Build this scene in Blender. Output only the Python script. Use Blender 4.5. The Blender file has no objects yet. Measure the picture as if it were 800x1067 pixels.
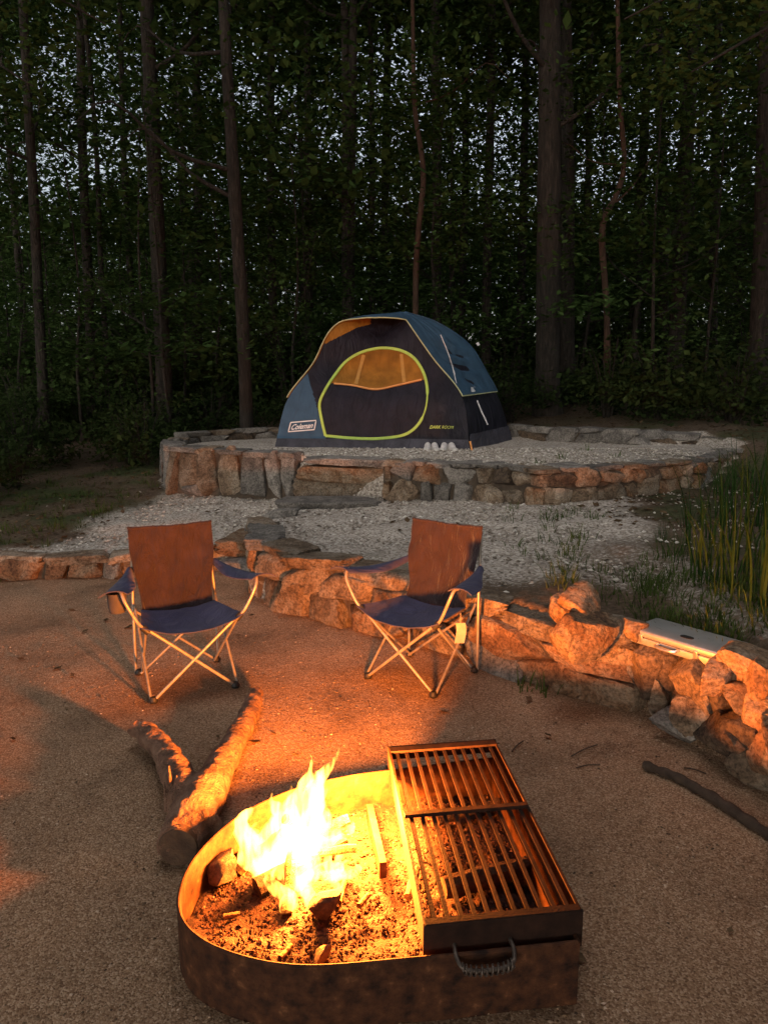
import bpy, bmesh, math, random
import numpy as np
from mathutils import Vector, Matrix, noise
from mathutils.bvhtree import BVHTree

R = math.radians
rnd = random.Random(7)
scn = bpy.context.scene
COL = scn.collection

# ------------------------------------------------------------------ camera
F, CX, CY, H, PITCH = 770.0, 400.0, 533.5, 1.6, R(9.8)
cp, sp = math.cos(PITCH), math.sin(PITCH)
CAM = Vector((0, 0, H))
cd = bpy.data.cameras.new('camera')
cam = bpy.data.objects.new('camera', cd)
COL.objects.link(cam)
cam.location = CAM
cam.rotation_euler = (R(90) - PITCH, 0, 0)
cd.sensor_fit = 'VERTICAL'
cd.sensor_height = 36
cd.lens = 36 * F / 1067
cd.clip_start, cd.clip_end = 0.05, 2000
scn.camera = cam


def ray(px, py):
    a, b = (px - CX) / F, (CY - py) / F
    return Vector((a, cp + b * sp, -sp + b * cp))


def P(px, py, z=0.0):
    d = ray(px, py)
    return CAM + d * ((z - H) / d.z)


def D(px, py, y):
    d = ray(px, py)
    return CAM + d * (y / d.y)


def proj(p):
    x, y, z = p[0], p[1], p[2] - H
    dep = y * cp - z * sp
    up = y * sp + z * cp
    return CX + F * x / dep, CY - F * up / dep


# ------------------------------------------------------------------ materials
def nn(nt, t, **k):
    n = nt.nodes.new(t)
    for a, b in k.items():
        if a.startswith('i_'):
            n.inputs[a[2:]].default_value = b
        else:
            setattr(n, a, b)
    return n


def ramp(nt, src, stops, interp='LINEAR'):
    r = nt.nodes.new('ShaderNodeValToRGB')
    r.color_ramp.interpolation = interp
    e = r.color_ramp.elements
    while len(e) < len(stops):
        e.new(0.5)
    for i, (p, c) in enumerate(stops):
        e[i].position = p
        e[i].color = (c, c, c, 1) if isinstance(c, (int, float)) else tuple(c) + (1,)
    nt.links.new(src, r.inputs[0])
    return r.outputs[0]


def mixc(nt, fac, a, b, blend='MIX'):
    m = nt.nodes.new('ShaderNodeMix')
    m.data_type = 'RGBA'
    m.blend_type = blend
    for i, v in ((0, fac), (6, a), (7, b)):
        if hasattr(v, 'is_linked') or hasattr(v, 'links'):
            nt.links.new(v, m.inputs[i])
        elif i == 0:
            m.inputs[0].default_value = v
        else:
            m.inputs[i].default_value = tuple(v) + (1,)
    return m.outputs[2]


def base_mat(name):
    m = bpy.data.materials.new(name)
    m.use_nodes = True
    nt = m.node_tree
    nt.nodes.clear()
    out = nt.nodes.new('ShaderNodeOutputMaterial')
    b = nt.nodes.new('ShaderNodeBsdfPrincipled')
    nt.links.new(b.outputs[0], out.inputs[0])
    return m, nt, b, out


def noise_mat(name, stops, scale=8, rough=0.85, bump=0.3, bscale=40, detail=6, metal=0.0, rand=0.0,
              stretch=(1, 1, 1), spec=0.3, bdist=0.02, local=False):
    m, nt, b, out = base_mat(name)
    if local:
        co = nn(nt, 'ShaderNodeTexCoord').outputs['Object']
    else:
        co = nn(nt, 'ShaderNodeNewGeometry').outputs['Position']
    mp = nn(nt, 'ShaderNodeMapping')
    mp.inputs['Scale'].default_value = stretch
    nt.links.new(co, mp.inputs[0])
    n1 = nn(nt, 'ShaderNodeTexNoise', i_Scale=scale, i_Detail=detail, i_Roughness=0.6)
    nt.links.new(mp.outputs[0], n1.inputs['Vector'])
    c = ramp(nt, n1.outputs[0], stops)
    if rand:
        oi = nn(nt, 'ShaderNodeObjectInfo')
        v = ramp(nt, oi.outputs['Random'], [(0, 1 - rand), (1, 1.0)])
        c = mixc(nt, 1.0, c, v, 'MULTIPLY')
    nt.links.new(c, b.inputs['Base Color'])
    b.inputs['Roughness'].default_value = rough
    b.inputs['Metallic'].default_value = metal
    b.inputs['Specular IOR Level'].default_value = spec
    if bump:
        n2 = nn(nt, 'ShaderNodeTexNoise', i_Scale=bscale, i_Detail=5, i_Roughness=0.65)
        nt.links.new(mp.outputs[0], n2.inputs['Vector'])
        bp = nn(nt, 'ShaderNodeBump', i_Strength=bump, i_Distance=bdist)
        nt.links.new(n2.outputs[0], bp.inputs['Height'])
        nt.links.new(bp.outputs[0], b.inputs['Normal'])
    return m


def stone_mat(name, a, b_, c_, rand=0.45):
    m, nt, b, out = base_mat(name)
    g = nn(nt, 'ShaderNodeNewGeometry')
    oi = nn(nt, 'ShaderNodeObjectInfo')
    ad = nn(nt, 'ShaderNodeVectorMath', operation='ADD')
    sc = nn(nt, 'ShaderNodeVectorMath', operation='SCALE')
    cmb = nn(nt, 'ShaderNodeCombineXYZ')
    for i in range(3):
        nt.links.new(oi.outputs['Random'], cmb.inputs[i])
    nt.links.new(cmb.outputs[0], sc.inputs[0])
    sc.inputs['Scale'].default_value = 13.0
    nt.links.new(g.outputs['Position'], ad.inputs[0])
    nt.links.new(sc.outputs[0], ad.inputs[1])
    n1 = nn(nt, 'ShaderNodeTexNoise', i_Scale=5.5, i_Detail=7, i_Roughness=0.68, i_Distortion=0.6)
    nt.links.new(ad.outputs[0], n1.inputs['Vector'])
    col = ramp(nt, n1.outputs[0], [(0.3, a), (0.47, b_), (0.58, c_), (0.72, b_)])
    n3 = nn(nt, 'ShaderNodeTexNoise', i_Scale=55, i_Detail=4, i_Roughness=0.7)
    nt.links.new(ad.outputs[0], n3.inputs['Vector'])
    col = mixc(nt, 1.0, col, ramp(nt, n3.outputs[0], [(0.34, 0.35), (0.58, 1.0)]), 'MULTIPLY')
    v = ramp(nt, oi.outputs['Random'], [(0, 1 - rand), (1, 1.0)])
    col = mixc(nt, 1.0, col, v, 'MULTIPLY')
    wp = nn(nt, 'ShaderNodeTexNoise', i_Scale=9.0, i_Detail=5)
    nt.links.new(ad.outputs[0], wp.inputs['Vector'])
    wa = nn(nt, 'ShaderNodeVectorMath', operation='MULTIPLY_ADD')
    nt.links.new(wp.outputs['Color'], wa.inputs[0])
    wa.inputs[1].default_value = (0.16, 0.16, 0.16)
    nt.links.new(ad.outputs[0], wa.inputs[2])
    vo = nn(nt, 'ShaderNodeTexVoronoi', feature='DISTANCE_TO_EDGE', i_Scale=4.2)
    nt.links.new(wa.outputs[0], vo.inputs['Vector'])
    crack = ramp(nt, vo.outputs['Distance'], [(0.0, 0.0), (0.035, 1.0)])
    col = mixc(nt, 1.0, col, ramp(nt, vo.outputs['Distance'], [(0.0, 0.62), (0.02, 1.0)]), 'MULTIPLY')
    nt.links.new(col, b.inputs['Base Color'])
    b.inputs['Roughness'].default_value = 0.88
    b.inputs['Specular IOR Level'].default_value = 0.25
    n2 = nn(nt, 'ShaderNodeTexNoise', i_Scale=26, i_Detail=9, i_Roughness=0.7)
    nt.links.new(ad.outputs[0], n2.inputs['Vector'])
    bp = nn(nt, 'ShaderNodeBump', i_Strength=0.9, i_Distance=0.025)
    nt.links.new(n2.outputs[0], bp.inputs['Height'])
    b3 = nn(nt, 'ShaderNodeBump', i_Strength=0.4, i_Distance=0.010)
    nt.links.new(crack, b3.inputs['Height'])
    nt.links.new(b3.outputs[0], bp.inputs['Normal'])
    nt.links.new(bp.outputs[0], b.inputs['Normal'])
    return m


def leaf_mat(name, a, b_, trans=0.35, scale=1.3):
    m, nt, b, out = base_mat(name)
    nt.nodes.remove(b)
    g = nn(nt, 'ShaderNodeNewGeometry')
    n1 = nn(nt, 'ShaderNodeTexNoise', i_Scale=scale, i_Detail=5, i_Roughness=0.8)
    nt.links.new(g.outputs['Position'], n1.inputs['Vector'])
    col = ramp(nt, n1.outputs[0], [(0.35, a), (0.65, b_)])
    col = mixc(nt, 1.0, col, ramp(nt, g.outputs['Random Per Island'], [(0, 0.6), (1, 1.25)]), 'MULTIPLY')
    d = nn(nt, 'ShaderNodeBsdfDiffuse')
    t = nn(nt, 'ShaderNodeBsdfTranslucent')
    mx = nn(nt, 'ShaderNodeMixShader')
    mx.inputs[0].default_value = trans
    nt.links.new(col, d.inputs[0])
    nt.links.new(col, t.inputs[0])
    nt.links.new(d.outputs[0], mx.inputs[1])
    nt.links.new(t.outputs[0], mx.inputs[2])
    nt.links.new(mx.outputs[0], out.inputs[0])
    return m


def fabric_mat(name, col, rough=0.8, bump=0.25, back=None, wr=(9, 9, 9), wstr=0.5, sheen=0.0, trans=0.0, var=0.3):
    m, nt, b, out = base_mat(name)
    tc = nn(nt, 'ShaderNodeTexCoord').outputs['Object']
    n0 = nn(nt, 'ShaderNodeTexNoise', i_Scale=6, i_Detail=5)
    nt.links.new(tc, n0.inputs['Vector'])
    c = ramp(nt, n0.outputs[0], [(0.3, tuple(x * (1 - var) for x in col)), (0.7, tuple(min(1, x * (1 + var)) for x in col))])
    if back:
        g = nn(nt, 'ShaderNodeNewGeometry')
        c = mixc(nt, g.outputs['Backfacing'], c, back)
    nt.links.new(c, b.inputs['Base Color'])
    b.inputs['Roughness'].default_value = rough
    b.inputs['Specular IOR Level'].default_value = 0.12
    b.inputs['Sheen Weight'].default_value = sheen
    mp = nn(nt, 'ShaderNodeMapping')
    mp.inputs['Scale'].default_value = wr
    nt.links.new(tc, mp.inputs[0])
    n1 = nn(nt, 'ShaderNodeTexNoise', i_Scale=1.0, i_Detail=4, i_Roughness=0.55, i_Distortion=1.2)
    nt.links.new(mp.outputs[0], n1.inputs['Vector'])
    bp = nn(nt, 'ShaderNodeBump', i_Strength=wstr, i_Distance=0.04)
    nt.links.new(n1.outputs[0], bp.inputs['Height'])
    nt.links.new(bp.outputs[0], b.inputs['Normal'])
    return m


def plain(name, col, rough=0.6, metal=0.0, spec=0.4, var=0.25, scale=12, bump=0.1):
    lo = tuple(x * (1 - var) for x in col)
    hi = tuple(min(1, x * (1 + var)) for x in col)
    return noise_mat(name, [(0.3, lo), (0.7, hi)], scale=scale, rough=rough, metal=metal, spec=spec, bump=bump, bscale=60)


M = {}
M['stone_tan'] = stone_mat('tan_fieldstone', (0.13, 0.092, 0.066), (0.31, 0.225, 0.155), (0.45, 0.37, 0.29))
M['stone_rust'] = stone_mat('rusty_fieldstone', (0.13, 0.075, 0.047), (0.30, 0.175, 0.10), (0.42, 0.31, 0.22))
M['stone_grey'] = stone_mat('grey_fieldstone', (0.13, 0.12, 0.115), (0.27, 0.25, 0.23), (0.40, 0.37, 0.34))
M['stone_dark'] = stone_mat('dark_fieldstone', (0.05, 0.04, 0.034), (0.13, 0.095, 0.07), (0.22, 0.16, 0.11))
M['mortar'] = noise_mat('mortar', [(0.3, (0.04, 0.03, 0.023)), (0.7, (0.11, 0.085, 0.064))], scale=14, bump=0.6, bscale=50)
M['bark'] = noise_mat('bark', [(0.3, (0.008, 0.0065, 0.0055)), (0.55, (0.024, 0.019, 0.0155)), (0.75, (0.055, 0.044, 0.037))],
                      scale=9, bump=0.9, bscale=14, stretch=(3, 3, 0.45), bdist=0.05)
M['bark_red'] = noise_mat('reddish_bark', [(0.3, (0.022, 0.012, 0.008)), (0.7, (0.065, 0.035, 0.023))],
                          scale=9, bump=0.7, bscale=18, stretch=(3, 3, 0.6), bdist=0.03)
M['leaf'] = leaf_mat('forest_leaf', (0.020, 0.042, 0.013), (0.062, 0.108, 0.033), 0.34)
M['leaf_pale'] = leaf_mat('understory_leaf', (0.026, 0.054, 0.016), (0.080, 0.135, 0.042), 0.36)
M['shrub'] = leaf_mat('shrub_leaf', (0.02, 0.036, 0.013), (0.05, 0.075, 0.026))
M['grass'] = leaf_mat('grass_blade', (0.045, 0.075, 0.018), (0.10, 0.14, 0.04), scale=5)
M['reed'] = leaf_mat('reed_blade', (0.018, 0.045, 0.011), (0.042, 0.078, 0.022), scale=3)
M['litter'] = leaf_mat('dead_leaf', (0.05, 0.034, 0.02), (0.15, 0.10, 0.06), trans=0.1, scale=7)
M['rust'] = noise_mat('rusty_steel', [(0.3, (0.012, 0.006, 0.005)), (0.5, (0.050, 0.020, 0.010)), (0.62, (0.075, 0.03, 0.014)), (0.75, (0.17, 0.078, 0.036))],
                      scale=24, detail=9, rough=0.8, bump=0.5, bscale=120, spec=0.18, bdist=0.006)
M['grate'] = noise_mat('grate_steel', [(0.3, (0.010, 0.006, 0.005)), (0.7, (0.032, 0.016, 0.011))],
                       scale=22, rough=0.85, bump=0.4, bscale=150, spec=0.12, bdist=0.004)
M['coil'] = noise_mat('handle_steel', [(0.3, (0.05, 0.04, 0.035)), (0.7, (0.13, 0.105, 0.09))], scale=40, rough=0.5, metal=0.6, bump=0.1)
M['ash'] = noise_mat('ash', [(0.3, (0.014, 0.006, 0.005)), (0.5, (0.042, 0.017, 0.012)), (0.7, (0.08, 0.035, 0.026))],
                     scale=45, bump=1.0, bscale=70, bdist=0.02)
M['char'] = noise_mat('charred_wood', [(0.35, (0.015, 0.011, 0.009)), (0.7, (0.11, 0.06, 0.035))], scale=18, bump=0.9, bscale=45, bdist=0.02)
M['wood'] = noise_mat('split_wood', [(0.3, (0.09, 0.042, 0.018)), (0.7, (0.25, 0.14, 0.06))], scale=20, bump=0.6, bscale=45)
M['log'] = noise_mat('weathered_log', [(0.3, (0.07, 0.038, 0.026)), (0.5, (0.18, 0.10, 0.068)), (0.75, (0.28, 0.175, 0.125))],
                     scale=12, bump=1.0, bscale=38, bdist=0.04)
M['log_end'] = noise_mat('cut_log_end', [(0.3, (0.035, 0.02, 0.014)), (0.7, (0.10, 0.058, 0.036))], scale=20, bump=0.5, bscale=40)
M['twig'] = noise_mat('twig_bark', [(0.3, (0.02, 0.014, 0.011)), (0.7, (0.075, 0.052, 0.038))], scale=15, bump=0.5, bscale=40)
M['navy'] = fabric_mat('navy_canvas', (0.042, 0.042, 0.095), wr=(7, 5, 5), wstr=0.55, sheen=0.1)
M['navy_firelit'] = fabric_mat('navy_canvas_firelit', (0.029, 0.020, 0.024), wr=(16, 4, 7), wstr=1.0, sheen=0.1)  # firelight on the navy backrest mixed into its base colour
M['tube'] = noise_mat('painted_tube', [(0.3, (0.22, 0.195, 0.17)), (0.7, (0.33, 0.295, 0.26))], scale=30, rough=0.38, metal=0.35, bump=0.05)
M['black'] = plain('black_plastic', (0.018, 0.017, 0.017), 0.5)
M['meshcup'] = plain('cup_mesh', (0.05, 0.045, 0.045), 0.8)
M['paper'] = plain('paper_tag', (0.34, 0.30, 0.23), 0.8)
M['fly'] = fabric_mat('blue_flysheet', (0.040, 0.083, 0.138), back=(0.70, 0.36, 0.05), wr=(3.2, 3.2, 2.0), wstr=0.55, rough=0.55, var=0.18)
M['bluepanel'] = fabric_mat('blue_corner_panel', (0.044, 0.092, 0.158), wr=(7, 7, 2), wstr=0.5, rough=0.6, var=0.15)
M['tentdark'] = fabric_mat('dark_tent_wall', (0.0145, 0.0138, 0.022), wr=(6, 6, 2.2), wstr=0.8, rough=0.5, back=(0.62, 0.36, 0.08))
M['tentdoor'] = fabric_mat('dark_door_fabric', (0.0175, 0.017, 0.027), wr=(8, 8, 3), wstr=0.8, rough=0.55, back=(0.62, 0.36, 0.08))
M['skirt'] = fabric_mat('groundsheet', (0.06, 0.058, 0.075), wr=(9, 9, 9), wstr=0.9, rough=0.5)
M['lime'] = plain('lime_zip_tape', (0.40, 0.56, 0.10), 0.6, var=0.1)
M['piping'] = plain('pale_piping', (0.42, 0.43, 0.24), 0.6, var=0.1)
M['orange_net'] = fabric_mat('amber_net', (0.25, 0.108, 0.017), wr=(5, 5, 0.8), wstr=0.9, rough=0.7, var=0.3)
M['pole_amber'] = plain('amber_pole_strip', (0.42, 0.21, 0.045), 0.7, var=0.15)
M['orange_hem'] = plain('orange_hem', (0.75, 0.32, 0.10), 0.7, var=0.1)
M['white'] = plain('white_print', (0.78, 0.79, 0.82), 0.6, var=0.03)
M['strap'] = plain('white_strap', (0.6, 0.6, 0.62), 0.7, var=0.05)
M['printlime'] = plain('lime_print', (0.45, 0.55, 0.10), 0.6, var=0.03)
M['shoe'] = plain('pale_shoe_fabric', (0.55, 0.52, 0.52), 0.8)
M['sole'] = plain('shoe_sole', (0.70, 0.68, 0.66), 0.7)
M['shoedark'] = plain('shoe_opening', (0.05, 0.045, 0.05), 0.9)
M['alu'] = noise_mat('brushed_steel', [(0.35, (0.50, 0.50, 0.51)), (0.65, (0.62, 0.62, 0.63))], scale=6, rough=0.42, metal=0.75, bump=0.06, bscale=90)
M['latch'] = plain('bright_latch', (0.6, 0.58, 0.55), 0.3, metal=0.85)


# ------------------------------------------------------------------ object helpers
def tag(o, label=None, cat=None, group=None, kind=None):
    if label: o['label'] = label
    if cat: o['category'] = cat
    if group: o['group'] = group
    if kind: o['kind'] = kind
    return o


def thing(name, label, cat, loc=(0, 0, 0), rotz=0.0, group=None):
    o = bpy.data.objects.new(name, None)
    o.empty_display_size = 0.1
    COL.objects.link(o)
    o.location = loc
    o.rotation_euler = (0, 0, rotz)
    return tag(o, label, cat, group)


def mesh(name, V, Fc, mat, smooth=True, sharp=None):
    me = bpy.data.meshes.new(name)
    if isinstance(V, np.ndarray) and isinstance(Fc, np.ndarray):
        n, k = Fc.shape
        me.vertices.add(len(V))
        me.vertices.foreach_set('co', V.astype(np.float32).ravel())
        me.loops.add(n * k)
        me.loops.foreach_set('vertex_index', Fc.astype(np.int32).ravel())
        me.polygons.add(n)
        me.polygons.foreach_set('loop_start', np.arange(0, n * k, k, dtype=np.int32))
        me.polygons.foreach_set('loop_total', np.full(n, k, dtype=np.int32))
        me.update(calc_edges=True)
    else:
        me.from_pydata([tuple(v) for v in V], [], [tuple(int(i) for i in f) for f in Fc])
    me.validate()
    me.materials.append(mat)
    me.polygons.foreach_set('use_smooth', [smooth] * len(me.polygons))
    if smooth and sharp:
        me.set_sharp_from_angle(angle=R(sharp))
    me.update()
    return me


def link(name, me, parent=None, loc=None):
    o = bpy.data.objects.new(name, me)
    COL.objects.link(o)
    if parent is not None:
        o.parent = parent
    if loc is not None:
        o.location = loc
    return o


def root_of(o):
    v = Vector((0, 0, 0))
    while o is not None:
        v += Vector(o.location)
        o = o.parent
    return v


def wobj(name, V, Fc, mat, parent=None, smooth=True, sharp=40):
    """mesh given in world coordinates; origin at its centre; parented (parents are unrotated)"""
    V = np.array([tuple(v) for v in V], dtype=float)
    c = V.mean(axis=0)
    me = mesh(name, V - c, np.array(Fc) if all(len(f) == len(Fc[0]) for f in Fc) else Fc, mat, smooth, sharp)
    off = root_of(parent) if parent is not None else Vector((0, 0, 0))
    return link(name, me, parent, Vector(c) - off)


class MB:
    def __init__(self):
        self.v, self.f = [], []

    def add(self, V, Fc):
        n = len(self.v)
        self.v += [tuple(v) for v in V]
        self.f += [tuple(i + n for i in f) for f in Fc]
        return self

    def build(self, name, mat, parent=None, smooth=True, sharp=40):
        me = mesh(name, self.v, self.f, mat, smooth, sharp)
        return link(name, me, parent)

    def world(self, name, mat, parent=None, smooth=True, sharp=40):
        return wobj(name, self.v, self.f, mat, parent, smooth, sharp)


def frame_of(t):
    t = t.normalized()
    a = Vector((0, 0, 1)) if abs(t.z) < 0.9 else Vector((1, 0, 0))
    u = t.cross(a).normalized()
    return u, t.cross(u).normalized()


def tube(path, rad, seg=8, wob=0.0, wscale=5, caps=True, flat=None):
    path = [Vector(p) for p in path]
    n = len(path)
    rad = rad if isinstance(rad, (list, tuple)) else [rad] * n
    V, Fc = [], []
    u = None
    for i, p in enumerate(path):
        t = (path[min(i + 1, n - 1)] - path[max(i - 1, 0)])
        if u is None:
            u, w = frame_of(t)
        else:
            t.normalize()
            u = (u - t * u.dot(t)).normalized()
            w = t.cross(u)
        for k in range(seg):
            a = 2 * math.pi * k / seg
            r = rad[i]
            if wob:
                q = p + (u * math.cos(a) + w * math.sin(a)) * r
                r *= 1 + wob * noise.noise(q * wscale)
            V.append(p + (u * math.cos(a) + w * math.sin(a)) * r)
    for i in range(n - 1):
        for k in range(seg):
            a, b = i * seg + k, i * seg + (k + 1) % seg
            Fc.append((a, b, b + seg, a + seg))
    if caps:
        Fc.append(tuple(range(seg))[::-1])
        Fc.append(tuple(range((n - 1) * seg, n * seg)))
    return V, Fc


def smooth_path(pts, n):
    pts = [Vector(p) for p in pts]
    q = [pts[0] * 2 - pts[1]] + pts + [pts[-1] * 2 - pts[-2]]
    out = []
    m = len(pts) - 1
    for i in range(n + 1):
        s = min(i / n * m, m - 1e-6)
        k = int(s)
        t = s - k
        a, b, c, d = q[k], q[k + 1], q[k + 2], q[k + 3]
        out.append(0.5 * ((2 * b) + (c - a) * t + (2 * a - 5 * b + 4 * c - d) * t * t + (3 * b - a - 3 * c + d) * t ** 3))
    return out


def box(c, s, rot=None):
    V = []
    for x in (-1, 1):
        for y in (-1, 1):
            for z in (-1, 1):
                v = Vector((x * s[0] / 2, y * s[1] / 2, z * s[2] / 2))
                if rot is not None:
                    v = rot @ v
                V.append(Vector(c) + v)
    return V, [(0, 1, 3, 2), (4, 6, 7, 5), (0, 4, 5, 1), (2, 3, 7, 6), (0, 2, 6, 4), (1, 5, 7, 3)]


def bbox_mesh(s, bev=0.01, seg=2):
    bm = bmesh.new()
    bmesh.ops.create_cube(bm, size=1)
    bmesh.ops.scale(bm, vec=s, verts=bm.verts)
    bmesh.ops.bevel(bm, geom=bm.edges[:], offset=bev, segments=seg, affect='EDGES', profile=0.6)
    V = [v.co.copy() for v in bm.verts]
    Fc = [tuple(v.index for v in f.verts) for f in bm.faces]
    bm.verts.index_update()
    bm.free()
    return V, Fc


_ico = {}


def ico(s):
    if s not in _ico:
        bm = bmesh.new()
        bmesh.ops.create_icosphere(bm, subdivisions=s, radius=1)
        _ico[s] = (np.array([v.co[:] for v in bm.verts]), np.array([[v.index for v in f.verts] for f in bm.faces]))
        bm.free()
    return _ico[s]


def rock(dims, seed, sub=4, cuts=8, blocky=0.25, rough=0.03, lo=0.70, hi=1.12):
    rg = np.random.default_rng(seed)
    V, Fc = ico(sub)
    V = V / np.linalg.norm(V, axis=1)[:, None]
    N = [np.eye(3)[i] * s for i in range(3) for s in (1, -1)]
    N = np.array(N) + rg.normal(0, blocky, (6, 3))
    d = np.ones(6) * rg.uniform(0.86, 1.0, 6)
    n2 = rg.normal(0, 1, (cuts, 3))
    n2 /= np.linalg.norm(n2, axis=1)[:, None]
    N = np.vstack([N / np.linalg.norm(N, axis=1)[:, None], n2])
    d = np.concatenate([d, rg.uniform(lo, hi, cuts)])
    dot = V @ N.T
    r = np.where(dot > 1e-3, d / np.maximum(dot, 1e-3), 9.0)
    # smooth minimum keeps the arrises worn
    k = 60.0
    rr = -np.log(np.exp(-k * r).sum(axis=1)) / k
    out = V * rr[:, None] * np.array(dims) / 2
    off = Vector(rg.uniform(-50, 50, 3))
    s = min(dims)
    for i in range(len(out)):
        q = Vector(out[i])
        nz = noise.fractal(q * (3.6 / s) + off, 0.75, 2.1, 5)
        out[i] *= 1 + rough * 2 * nz
    return out, Fc


def put_rock(name, c, dims, rotz, seed, mat, parent=None, sub=4, tilt=(0, 0), **kw):
    V, Fc = rock(dims, seed, sub, **kw)
    M3 = (Matrix.Rotation(rotz, 3, 'Z') @ Matrix.Rotation(tilt[0], 3, 'X') @ Matrix.Rotation(tilt[1], 3, 'Y'))
    V = V @ np.array(M3).T
    me = mesh(name, V, Fc, mat, True, 38)
    off = root_of(parent) if parent is not None else Vector((0, 0, 0))
    return link(name, me, parent, Vector(c) - off)


def copy_tree(o, parent=None):
    c = o.copy()
    COL.objects.link(c)
    c.parent = parent
    for ch in list(o.children):
        copy_tree(ch, c)
    return c


# ------------------------------------------------------------------ terrain
pad_px = [(60, 604), (222, 597), (258, 597), (271, 627), (310, 641), (376, 657), (475, 685), (530, 704),
          (594, 727), (642, 737), (687, 746), (717, 772), (755, 795), (792, 814), (850, 860)]
pad_line = [P(x, y, 0.0) for x, y in pad_px]
PX = np.array([-60, -6.0] + [p.x for p in pad_line] + [1.75, 1.9, 60])
PY = np.array([6.6, 6.15] + [p.y for p in pad_line] + [2.0, -40, -60])

TZ = 0.80
up_front = [P(176, 513, 0.30), P(250, 515, 0.33), P(330, 516, 0.36), P(400, 520, 0.38), P(500, 522, 0.42),
            P(567, 529, 0.43), P(612, 524, 0.45), P(687, 512, 0.50), P(728, 503, 0.55)]
up_back = [P(775, 470, 0.78), P(735, 462, 0.80), P(657, 463, 0.80), P(590, 460, 0.80), P(537, 457, 0.80)]
up_back += [Vector((1.2, 11.9, 0)), Vector((-0.4, 12.4, 0)), Vector((-2.4, 11.2, 0)), Vector((-3.05, 9.9, 0))]
POLY = np.array([[p.x, p.y] for p in up_front + up_back])


def poly_sd(x, y):
    """signed distance (negative inside) to the terrace outline; numpy arrays"""
    d = np.full(x.shape, 1e9)
    inside = np.zeros(x.shape, bool)
    n = len(POLY)
    for i in range(n):
        a, b = POLY[i], POLY[(i + 1) % n]
        e = b - a
        t = np.clip(((x - a[0]) * e[0] + (y - a[1]) * e[1]) / (e @ e), 0, 1)
        d = np.minimum(d, np.hypot(x - a[0] - t * e[0], y - a[1] - t * e[1]))
        c = ((a[1] > y) != (b[1] > y)) & (x < (b[0] - a[0]) * (y - a[1]) / (b[1] - a[1] + 1e-12) + a[0])
        inside ^= c
    return np.where(inside, -d, d)


def sstep(a, b, x):
    t = np.clip((x - a) / (b - a), 0, 1)
    return t * t * (3 - 2 * t)


def zfield(x, y):
    x, y = np.asarray(x, float), np.asarray(y, float)
    yb = np.interp(x, PX, PY)
    low_top = 0.17 + 0.20 * sstep(-1.5, -0.75, x)
    s = np.clip((y - yb) / 3.0, 0, 1)
    mid = low_top * (1 - s) + s * (0.27 + 0.22 * sstep(-2.6, 3.2, x))
    mid = np.where(x > 1.2, mid + 0.05 * sstep(1.2, 2.5, x) * (1 - s), mid)
    fy = np.clip(y - 8.5, 0, None)
    forest = 0.36 + 0.052 * np.minimum(fy, 30) + 0.085 * np.clip(x + 2, -3, 6)
    forest = np.where(fy > 0, forest, forest)
    w = sstep(8.3, 10.5, y + 0.55 * np.clip(np.abs(x) - 3.0, 0, 6))
    back = mid * (1 - w) + forest * w
    sd = poly_sd(x, y)
    up = sstep(-0.06, -0.20, sd)
    z = back * (1 - up) + TZ * up
    pad = sstep(0.10, 0.24, y - yb)
    return z * pad


def zg(x, y):
    return float(zfield(np.array([x]), np.array([y]))[0])


def axis(segs):
    out = []
    for a, b, st in segs:
        out += list(np.arange(a, b, st))
    out.append(segs[-1][1])
    return np.array(out)


gx = axis([(-220, -60, 20), (-60, -20, 4), (-20, -7, 0.6), (-7, -3.5, 0.14), (-3.5, 3.9, 0.045), (3.9, 7, 0.14), (7, 20, 0.6), (20, 60, 4), (60, 220, 20)])
gy = axis([(-120, -20, 10), (-20, 0.5, 1.0), (0.5, 1.2, 0.1), (1.2, 9.5, 0.045), (9.5, 13.5, 0.09), (13.5, 30, 0.5), (30, 60, 3), (60, 320, 20)])
XX, YY = np.meshgrid(gx, gy)
ZZ = zfield(XX, YY)
sdv = poly_sd(XX, YY)
ybv = np.interp(XX, PX, PY)
NX, NY = len(gx), len(gy)
flatn = np.array([noise.fractal(Vector((x * 1.7, y * 1.7, 3)), 1.0, 2, 4) for x, y in zip(XX.ravel(), YY.ravel())]).reshape(XX.shape)
inpad = YY < ybv + 0.1
ZZ += np.where(inpad, 0.010, np.where(sdv < 0, 0.010, 0.035)) * flatn
V = np.stack([XX.ravel(), YY.ravel(), ZZ.ravel()], 1)
ii = np.arange(NX * NY).reshape(NY, NX)
Fc = np.stack([ii[:-1, :-1].ravel(), ii[:-1, 1:].ravel(), ii[1:, 1:].ravel(), ii[1:, :-1].ravel()], 1)
# zones: R pale chippings, G leaf litter, B green growth
midv = (~inpad) & (sdv > 0)
big = np.array([noise.fractal(Vector((x * 0.9, y * 0.9, 9)), 1.0, 2, 5) for x, y in zip(XX.ravel(), YY.ravel())]).reshape(XX.shape)
forest_w = np.clip(sstep(8.6, 9.6, YY + 0.7 * np.clip(-XX - 2.6, 0, 9) + 0.35 * big + 0.5 * np.clip(XX - 3.2, 0, 5)), 0, 1)
left_bank = sstep(-2.5, -3.5, XX + 0.55 * big - 0.14 * (YY - 6.2)) * sstep(5.9, 6.5, YY)
right_bank = np.maximum(sstep(1.55, 2.2, XX + 0.3 * big - 0.15 * (YY - 4)), 0.55 * sstep(-0.2, 0.9, XX + 0.5 * big - 0.75 - 0.75 * (YY - 4.5)))
G = np.where(sdv < 0, 0, np.where(inpad, 0, np.maximum(np.maximum(forest_w, left_bank), right_bank)))
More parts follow.
